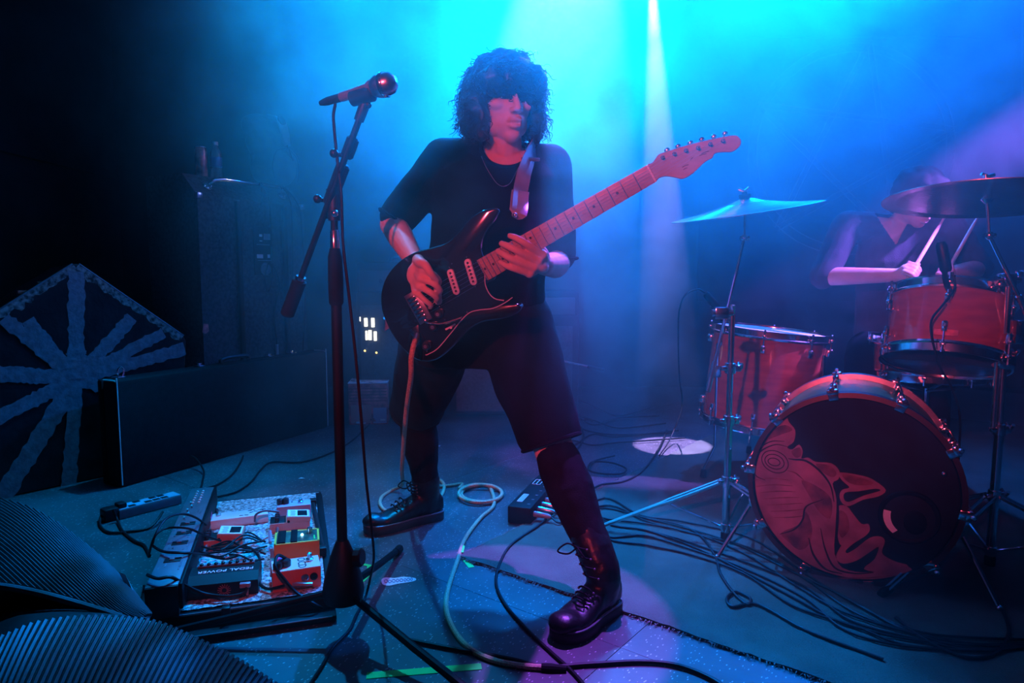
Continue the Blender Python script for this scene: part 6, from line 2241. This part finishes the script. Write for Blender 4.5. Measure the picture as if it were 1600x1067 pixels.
# ------------------------------------------------------------------ the guitarist
def build_guitarist():
    Z = V((0, 0, 1))
    heelR, toeR = F(689, 808), F(572, 834)
    heelL, toeL = F(960, 950), F(872, 1003)
    root = (heelR + toeL) / 2
    t = thing('person', V((root.x, root.y, 0)), 'guitarist in black shirt, shorts and boots playing a black guitar', 'person')
    pel = P(748, 500, 1.98)
    hipR, hipL = P(692, 508, 2.03), P(802, 506, 1.95)
    kneeR, kneeL = P(650, 640, 2.30), P(862, 692, 1.855)
    dR = (toeR - heelR).normalized(); dL = (toeL - heelL).normalized()
    ankR = heelR + dR * .055 + Z * .105
    ankL = heelL + dL * .055 + Z * .120
    shR, shL = P(694, 250, 1.955), P(858, 262, 1.955)
    elR, elL = P(614, 350, 1.92), P(872, 408, 1.945)
    wrR, wrL = P(648, 408, 1.745), P(850, 414, 1.715)
    neck0, neck1 = P(786, 250, 1.935), P(788, 205, 1.90)
    X = V((1, 0, 0)); Y = V((0, 1, 0))
    hd = frame(P(787, 163, 1.885), V((.93, .36, .05)), (-.08, -.12, 1))     # face turned a little towards the headstock
    hs = .97

    b = MB()
    # torso
    b.loft([(P(748, 545, 1.98), X * .13, Y * .09), (P(748, 500, 1.98), X * .155, Y * .105), (P(755, 440, 1.955), X * .145, Y * .095), (P(765, 380, 1.935), X * .138, Y * .09),
            (P(773, 320, 1.93), X * .150, Y * .095), (P(777, 278, 1.935), X * .150, Y * .085), (P(781, 252, 1.94), X * .115, Y * .062), (P(784, 238, 1.94), X * .060, Y * .050)], 24, 2.3)
    limb(b, [neck0, neck1, P(788, 180, 1.89)], [.052, .047, .050], 16)
    limb(b, [P(790, 262, 1.94), shL], [.055, .052], 14)
    limb(b, [P(772, 258, 1.94), shR], [.055, .052], 14)
    head_shape(b, hd, hs)
    # arms
    limb(b, [shR, shR.lerp(elR, .5), elR], [.050, .044, .037], 16)
    limb(b, [elR, elR.lerp(wrR, .35), wrR], [.036, .036, .024], 16)
    limb(b, [shL, shL.lerp(elL, .5), elL], [.050, .044, .037], 16)
    limb(b, [elL, elL.lerp(wrL, .35) + V((.004, 0, -.006)), wrL], [.036, .037, .026], 16)
    # legs
    limb(b, [hipR, hipR.lerp(kneeR, .5), kneeR, kneeR.lerp(ankR, .35), ankR], [.085, .075, .054, .056, .034], 18)
    limb(b, [hipL, hipL.lerp(kneeL, .5), kneeL, kneeL.lerp(ankL, .35), ankL], [.085, .075, .055, .057, .034], 18)
    for a_, h_, dd in ((ankR, heelR, dR), (ankL, heelL, dL)):
        limb(b, [a_, h_ + dd * .07 + Z * .055, h_ + dd * .13 + Z * .042], [.030, .024, .016], 12)

    # fretting hand: fingers come up from under the neck and press on the strings
    def fingers(mb, chains):
        for pts, r0, r1 in chains:
            n = len(pts)
            limb(mb, pts, [r0 + (r1 - r0) * i / (n - 1) for i in range(n)], 10, 4)
    f1 = [
        ([GP(847, 398, -.014), GP(826, 381, .018), GP(809, 371, .020), GP(798, 368, .009)], .0102, .0072),
        ([GP(840, 408, -.010), GP(812, 391, .022), GP(795, 383, .021), GP(785, 380, .009)], .0104, .0074),
        ([GP(833, 418, -.008), GP(804, 404, .022), GP(789, 396, .021), GP(779, 392, .009)], .0102, .0072),
        ([GP(826, 428, -.010), GP(806, 419, .016), GP(793, 414, .017), GP(783, 409, .008)], .0092, .0066),
    ]
    fingers(b, f1)
    palm = [f[0][0] for f in f1]
    for p in palm:
        limb(b, [wrL, wrL.lerp(p, .5) + V((0, 0, .002)), p], [.020, .0135, .0115], 12)
    pc = (palm[0] + palm[3]) / 2
    b.ball(wrL.lerp(pc, .62), (.018, .036, .026), 14, frame((0, 0, 0), (palm[0] - palm[3]), (wrL - pc)))
    limb(b, [wrL + V((0, 0, .008)), GP(842, 398, -.060), GP(828, 380, -.050), GP(816, 371, -.034)], [.016, .014, .011, .008], 12)
    # picking hand: loose fist over the strings, thumb against the first finger
    f2 = [
        ([GP(668, 420, .036), GP(685, 425, .046), GP(692, 436, .032), GP(689, 443, .016)], .0092, .0066),
        ([GP(666, 432, .040), GP(687, 439, .050), GP(694, 450, .036), GP(690, 457, .018)], .0094, .0067),
        ([GP(663, 444, .038), GP(682, 453, .048), GP(689, 463, .034), GP(685, 469, .017)], .0092, .0065),
        ([GP(658, 454, .034), GP(672, 465, .042), GP(679, 474, .030), GP(675, 479, .015)], .0082, .0058),
    ]
    fingers(b, f2)
    palm2 = [f[0][0] for f in f2]
    for p in palm2:
        limb(b, [wrR, wrR.lerp(p, .5) + V((-.002, 0, 0)), p], [.020, .0145, .0118], 12)
    pc2 = (palm2[0] + palm2[3]) / 2
    b.ball(wrR.lerp(pc2, .62), (.034, .018, .028), 14, frame((0, 0, 0), (palm2[0] - palm2[3]), V((.5, -.8, 0))))
    limb(b, [wrR + V((.008, -.01, .006)), GP(664, 407, .038), GP(677, 411, .060), GP(686, 423, .064), GP(692, 435, .048)], [.016, .0135, .0108, .0092, .0072], 12)
    remesh('body', b, 'skin', t, .0031, 2, fn=face_dent(hd, hs))
    eyes(t, hd, hs)

    # shirt with elbow-length sleeves
    s = MB()
    s.loft([(P(752, 478, 1.965), X * .182, Y * .128), (P(756, 440, 1.955), X * .176, Y * .122), (P(765, 380, 1.935), X * .166, Y * .112), (P(773, 320, 1.93), X * .170, Y * .112),
            (P(777, 280, 1.935), X * .168, Y * .102), (P(780, 256, 1.94), X * .140, Y * .076), (P(784, 238, 1.94), X * .085, Y * .060)], 28, 2.5)
    limb(s, [P(790, 258, 1.94), shL], [.064, .064], 16)
    limb(s, [P(772, 254, 1.94), shR], [.064, .064], 16)
    up_ = (elR - shR)
    limb(s, [shR, shR + up_ * .45, shR + up_ * .88], [.063, .058, .053], 18)
    up2 = (elL - shL)
    limb(s, [shL, shL + up2 * .45, shL + up2 * .92], [.063, .060, .055], 18)
    sh = remesh('shirt', s, 'shirt', t, .0075, 4, fn=wrinkle(.0045, 10, (1, 1, .7)))
    nc = P(789, 244, 1.90)
    nf = frame(nc, X, z=(P(788, 200, 1.905) - P(789, 250, 1.93)))
    nfi = nf.inverted()

    def neckhole(p):
        q = nfi @ p
        return (q.x / .064) ** 2 + ((q.y) / .056) ** 2 < 1 and -.07 < q.z < .12
    cut_mesh(sh, neckhole)
    # ribbed collar following the cut neck opening
    bm = bmesh.new(); bm.from_mesh(sh.data)
    lp = [nfi @ v.co for v in bm.verts if v.is_boundary]
    bm.free()
    bins = {}
    for q in lp:
        if math.hypot(q.x, q.y) < .10:
            bins.setdefault(int((math.atan2(q.y, q.x) + math.pi) / (2 * math.pi) * 24) % 24, []).append(q)
    ring = []
    for k in range(24):
        qs = bins.get(k) or bins.get((k + 1) % 24) or bins.get((k - 1) % 24)
        if qs:
            a = (k + .5) / 24 * 2 * math.pi - math.pi
            zz = sum(q.z for q in qs) / len(qs)
            ring.append(V((.0645 * math.cos(a), .0565 * math.sin(a), zz)))
    zs = [q.z for q in ring]
    n = len(ring)
    for k in range(n):
        ring[k].z = (zs[k - 2] + zs[k - 1] + zs[k] + zs[(k + 1) % n] + zs[(k + 2) % n]) / 5
    cc = catmull(ring, 3, True)
    obj('collar', MB(nf).tube(cc + [cc[0]], .0062, 8), 'shirt', sh)
    # sleeve hems
    for a_, f, r in ((shR, .90, .056), (shL, .93, .058)):
        e_ = elR if a_ is shR else elL
        d = (e_ - a_).normalized()
        c = a_ + (e_ - a_) * (f + .06)
        o = d.orthogonal().normalized(); q = d.cross(o)
        obj('sleeve_hem', MB().tube([c + (o * math.cos(k * math.pi / 8) + q * math.sin(k * math.pi / 8)) * (r - .002) for k in range(17)], .004, 6), 'shirt', sh)

    # baggy knee-length shorts
    p = MB()
    p.loft([(P(750, 445, 1.955), X * .165, Y * .115), (P(748, 490, 1.975), X * .185, Y * .135), (P(745, 535, 1.985), X * .195, Y * .14), (P(742, 570, 1.99), X * .17, Y * .12)], 26, 2.4)
    hemR = hipR.lerp(kneeR, .93)
    hemL = hipL.lerp(kneeL, .91)
    limb(p, [hipR, hipR.lerp(kneeR, .5), hemR], [.112, .106, .094], 20)
    limb(p, [hipL, hipL.lerp(kneeL, .5), hemL], [.112, .105, .090], 20)
    so = remesh('shorts', p, 'shorts', t, .008, 4, fn=wrinkle(.0075, 9, (1.3, 1.3, .6), 3.0))
    # open trouser legs: cut the rounded ends flat
    for h_, k_ in ((hemR, kneeR), (hemL, kneeL)):
        dd = (k_ - (hipR if h_ is hemR else hipL)).normalized()
        cut_mesh(so, lambda q, h_=h_, dd=dd: (q - h_).dot(dd) > .035 and (q - h_).length < .2)
    for h_, hip, r in ((hemR, hipR, .094), (hemL, hipL, .091)):
        d = (h_ - hip).normalized()
        o = d.orthogonal().normalized(); q = d.cross(o)
        c = h_ + d * .030
        obj('hem', MB().tube([c + (o * math.cos(k * math.pi / 10) + q * math.sin(k * math.pi / 10)) * r * .93 for k in range(21)], .0055, 6), 'shorts', so)

    # knee socks
    for kn, an, f0 in ((kneeR, ankR, -.12), (kneeL, ankL, .13)):
        sk = MB()
        pts = [kn + (an - kn) * f for f in (f0, .2, .40, .7, 1.0)]
        limb(sk, pts, [.060, .063, .064, .050, .042], 20)
        remesh('sock', sk, 'sock', t, .007, 2, fn=wrinkle(.002, 22))
    foot_boot(t, heelR, toeR, ankR, kneeR, shaft=.05)
    foot_boot(t, heelL, toeL, ankL, kneeL, shaft=.10)

    # necklace
    nk = [P(752, 244, 1.86), P(758, 258, 1.835), P(766, 272, 1.825), P(776, 286, 1.815), P(786, 291, 1.81), P(797, 286, 1.815), P(806, 270, 1.83), P(815, 254, 1.85)]
    obj('necklace', MB().tube(catmull(nk, 5), .0012, 6), 'steel', t)

    # hair: a fused mass with loose curls over it
    h = MB()
    def HB(c, r):
        h.ball(hd @ V(c), r, 20, hd, 14)
    HB((0, .040, -.020), (.104, .092, .108))
    HB((.0, .072, -.01), (.092, .066, .090))
    HB((.030, .112, .0), (.050, .030, .045))
    HB((.020, .056, .070), (.074, .046, .042))
    HB((-.045, .050, .062), (.046, .050, .040))
    HB((.060, .030, .058), (.034, .056, .036))
    for sx in (-1, 1):
        HB((sx * .088, -.008, -.012), (.032, .070, .064))
        HB((sx * .086, -.046, -.004), (.036, .046, .048))
        HB((sx * .078, -.050, .034), (.020, .056, .026))
    HB((0, -.045, -.065), (.098, .085, .052))
    hr = remesh('hair', h, 'hair', t, .006, 3, fn=lambda q, n: q + n * (.010 * noise.noise(q * 26) + .006 * noise.noise(q * 60)))
    cl = MB()
    r = random.Random(17)
    hmi = hd.inverted()
    verts = [v.co.copy() for v in hr.data.vertices]
    nors = [v.normal.copy() for v in hr.data.vertices]
    cnt = 0
    while cnt < 1900:
        i = r.randrange(len(verts))
        q = hmi @ verts[i]
        if q.y < -.075 or (q.z > .03 and q.y < .0 and abs(q.x) < .055):
            continue
        n = nors[i]
        if n.length < .5:
            continue
        dn = (V((0, 0, -1)) - n * V((0, 0, -1)).dot(n))
        if dn.length < .2:
            dn = V((r.uniform(-1, 1), r.uniform(-1, 1), 0))
        dn = (dn.normalized() + V((r.uniform(-.5, .5), r.uniform(-.5, .5), 0))).normalized()
        sd = dn.cross(n).normalized()
        L = r.uniform(.022, .052)
        if q.z > .04 and abs(q.x) < .07:
            L = min(L, max(.012, q.y - .002))
        rad = r.uniform(.006, .013)
        turns = r.uniform(1.0, 2.4)
        ph = r.uniform(0, 6.28)
        out = r.uniform(-.004, .006)
        pts = []
        for k in range(13):
            f = k / 12
            a = ph + turns * 6.28 * f
            pts.append(verts[i] - n * .004 + dn * L * f + n * (out * math.sin(f * 2.2) + rad * .6 * math.sin(a) * f) + sd * rad * math.cos(a) * (.3 + .7 * f))
        w = r.uniform(.0006, .0015)
        cl.tube(pts, [w * (1 - .55 * (k / 12) ** 3) for k in range(13)], 5)
        cnt += 1
    for k in range(46):     # fine flyaway hairs
        i = r.randrange(len(verts))
        n = nors[i]
        q = hmi @ verts[i]
        if q.y < -.02 or q.z > .06:
            continue
        a = verts[i]
        L = r.uniform(.02, .05)
        sd = n.orthogonal().normalized()
        pts = [a + n * L * .7 * f + sd * L * r.uniform(.2, .9) * f * f - V((0, 0, 1)) * L * .8 * f ** 3 for f in (0, .25, .5, .75, 1)]
        cl.tube(pts, .0005, 3)
    obj('curls', cl, 'hair', hr, kind='stuff')


build_guitarist()


# ------------------------------------------------------------------ the drummer, half lost in the haze
def build_drummer():
    Z = V((0, 0, 1)); X = V((1, 0, 0)); Y = V((0, 1, 0))
    D = 2.92
    base = V((P(1400, 500, D + .05).x, D + .10, 0))
    t = thing('person', base, 'seated drummer in dark shirt holding two drumsticks behind the kit', 'person')
    shR, shL = P(1325, 352, D), P(1478, 345, D + .05)
    elR, elL = P(1285, 432, D - .04), P(1530, 420, D - .02)
    wrR, wrL = P(1400, 430, D - .25), P(1478, 428, D - .22)
    hd = frame(P(1436, 311, D - .08), V((.98, .16, -.06)), (.10, -.5, 1))
    W = V((.98, .18, 0))
    dp = V((-.18, .98, 0))
    b = MB()
    b.loft([(P(1400, 560, D + .06), W * .15, dp * .10), (P(1400, 480, D + .05), W * .14, dp * .095), (P(1402, 410, D + .03), W * .16, dp * .10), (P(1404, 368, D + .02), W * .155, dp * .085), (P(1408, 346, D + .01), W * .07, dp * .055)], 22, 2.3)
    limb(b, [P(1406, 352, D + .01), P(1416, 340, D - .02), P(1428, 326, D - .06)], [.055, .050, .052], 14)
    limb(b, [P(1395, 362, D + .01), shR], [.055, .050], 14)
    limb(b, [P(1412, 360, D + .01), shL], [.055, .050], 14)
    head_shape(b, hd, .98)
    limb(b, [shR, elR], [.050, .040], 16)
    limb(b, [shL, elL], [.050, .040], 16)
    limb(b, [elR, elR.lerp(wrR, .35), wrR], [.039, .037, .027], 16)
    limb(b, [elL, elL.lerp(wrL, .35), wrL], [.039, .037, .027], 16)
    # legs, bent over the stool towards the pedals
    hipR, hipL = P(1372, 560, D + .06), P(1428, 560, D + .06)
    knR, knL = P(1352, 560, D - .36), P(1452, 565, D - .34)
    ftR, ftL = V((knR.x - .02, knR.y - .05, .09)), V((knL.x + .02, knL.y - .02, .09))
    for hp, kn, ft_ in ((hipR, knR, ftR), (hipL, knL, ftL)):
        limb(b, [hp, kn, ft_], [.085, .056, .036], 16)
        limb(b, [ft_, ft_ + V((0, -.10, -.055))], [.036, .026], 12)
    for wr, st0, st1, sgn in ((wrR, P(1425, 425, D - .30), P(1472, 346, D - .10), 1), (wrL, P(1478, 428, D - .26), P(1526, 342, D - .05), 1)):
        dst = (st1 - st0).normalized()
        f = (st0 - wr)
        fw = f.normalized() if f.length > .01 else V((0, -1, 0))
        # fist: palm, four wrapped fingers, thumb along the stick
        cen = st0
        b.ball(wr.lerp(cen, .62), (.030, .026, .036), 14)
        limb(b, [wr, wr.lerp(cen, .6)], [.026, .030], 12)
        side = dst.cross(V((0, -1, 0))).normalized()
        for k in range(4):
            q = cen + dst * (-.030 + .020 * k)
            fx = V((0, -1, 0))
            limb(b, [q - side * .024 + V((0, .010, 0)), q - side * .006 + fx * .022, q + side * .016 + fx * .016, q + side * .018 + V((0, .006, 0)), q + side * .0 + V((0, .012, 0))], [.0098, .0098, .0092, .0085, .0075], 10)
        limb(b, [cen + side * -.018 + V((0, .015, 0)), cen + dst * .030 - side * .012 + V((0, -.014, 0)), cen + dst * .052 + V((0, -.014, 0))], [.013, .011, .008], 10)
        tag(obj('drumstick', MB().tube([st0 - dst * .08, st0, st0.lerp(st1, .8), st1, st1 + dst * .03, st1 + dst * .042], [.0075, .0075, .007, .0045, .0055, .002], 10), 'stick'),
            'wooden drumstick raised in the drummer hand near the %s' % ('rack tom microphone' if wr is wrR else 'large cymbal clamp'), 'drumstick')
    remesh('body', b, 'skin', t, .005, 3, fn=face_dent(hd, .98))
    eyes(t, hd, .98)
    s = MB()
    s.loft([(P(1400, 580, D + .06), W * .185, dp * .135), (P(1400, 480, D + .05), W * .165, dp * .12), (P(1402, 410, D + .03), W * .180, dp * .118), (P(1404, 372, D + .02), W * .165, dp * .10), (P(1408, 350, D + .01), W * .09, dp * .065)], 24, 2.4)
    limb(s, [P(1395, 360, D + .01), shR], [.066, .062], 14)
    limb(s, [P(1412, 358, D + .01), shL], [.066, .062], 14)
    limb(s, [shR, shR.lerp(elR, .5), shR.lerp(elR, .98)], [.062, .060, .056], 16)
    limb(s, [shL, shL.lerp(elL, .5), shL.lerp(elL, .98)], [.062, .060, .056], 16)
    sh = remesh('shirt', s, 'drummer_shirt', t, .005, 5, fn=wrinkle(.005, 9))
    # open V collar
    apex, la, lb = P(1400, 381, D - .09), P(1368, 330, D - .05), P(1424, 338, D - .05)

    def vee(q):
        d = q - CAM
        k = d.dot(C_FW)
        u, v_ = 800 + FPX * d.x / k, 533.5 - FPX * d.dot(C_UP) / k
        if v_ > 381 or v_ < 300 or q.y > D - .02:
            return False
        f = (381 - v_) / (381 - 330)
        return 1400 - 34 * f < u < 1400 + 26 * f
    cut_mesh(sh, vee)
    tr = MB()
    for hp, kn, ft_ in ((hipR, knR, ftR), (hipL, knL, ftL)):
        limb(tr, [hp, kn, ft_ + Z * .04], [.098, .072, .055], 16)
    remesh('trousers', tr, 'shorts', t, .010, 3)
    for ft_ in (ftR, ftL):
        sb = MB()
        sb.loft([(ft_ + V((0, .05, -.04)), X * .03, Z * .045), (ft_ + V((0, -.02, -.035)), X * .04, Z * .05), (ft_ + V((0, -.12, -.05)), X * .045, Z * .035), (ft_ + V((0, -.18, -.06)), X * .03, Z * .02)], 14)
        remesh('shoe', sb, 'leather', t, .008, 2)
    h = MB()
    for c, r in (((0, .045, -.02), (.098, .085, .105)), ((0, .070, .04), (.075, .045, .055)), ((-.075, .0, -.02), (.030, .060, .055)), ((.075, .0, -.02), (.030, .060, .055)), ((0, -.03, -.065), (.08, .07, .045))):
        h.ball(hd @ V(c), r, 18, hd, 12)
    remesh('hair', h, 'drummer_hair', t, .008, 3, fn=lambda q, n: q + n * .008 * noise.noise(q * 30))
    # drum stool
    st = thing('drum_stool', base, 'round black drum stool under the drummer', 'stool')
    zs = hipR.z - .10
    obj('seat', MB(Matrix.Translation(base + V((0, -.02, 0)))).lathe([(.15, zs - .07), (.165, zs - .06), (.165, zs - .02), (.14, zs), (0, zs + .004)], 28), 'vinylbag', st)
    obj('post', MB().cyl(base + V((0, -.02, .10)), base + V((0, -.02, zs - .06)), .016, n=12), 'chrome', st)
    for k in range(3):
        a = k * 2.094 + .3
        obj('leg', MB().cyl(base + V((0, -.02, .22)), base + V((.24 * math.cos(a), .24 * math.sin(a) - .02, .012)), .009, n=8), 'chrome', st)


build_drummer()
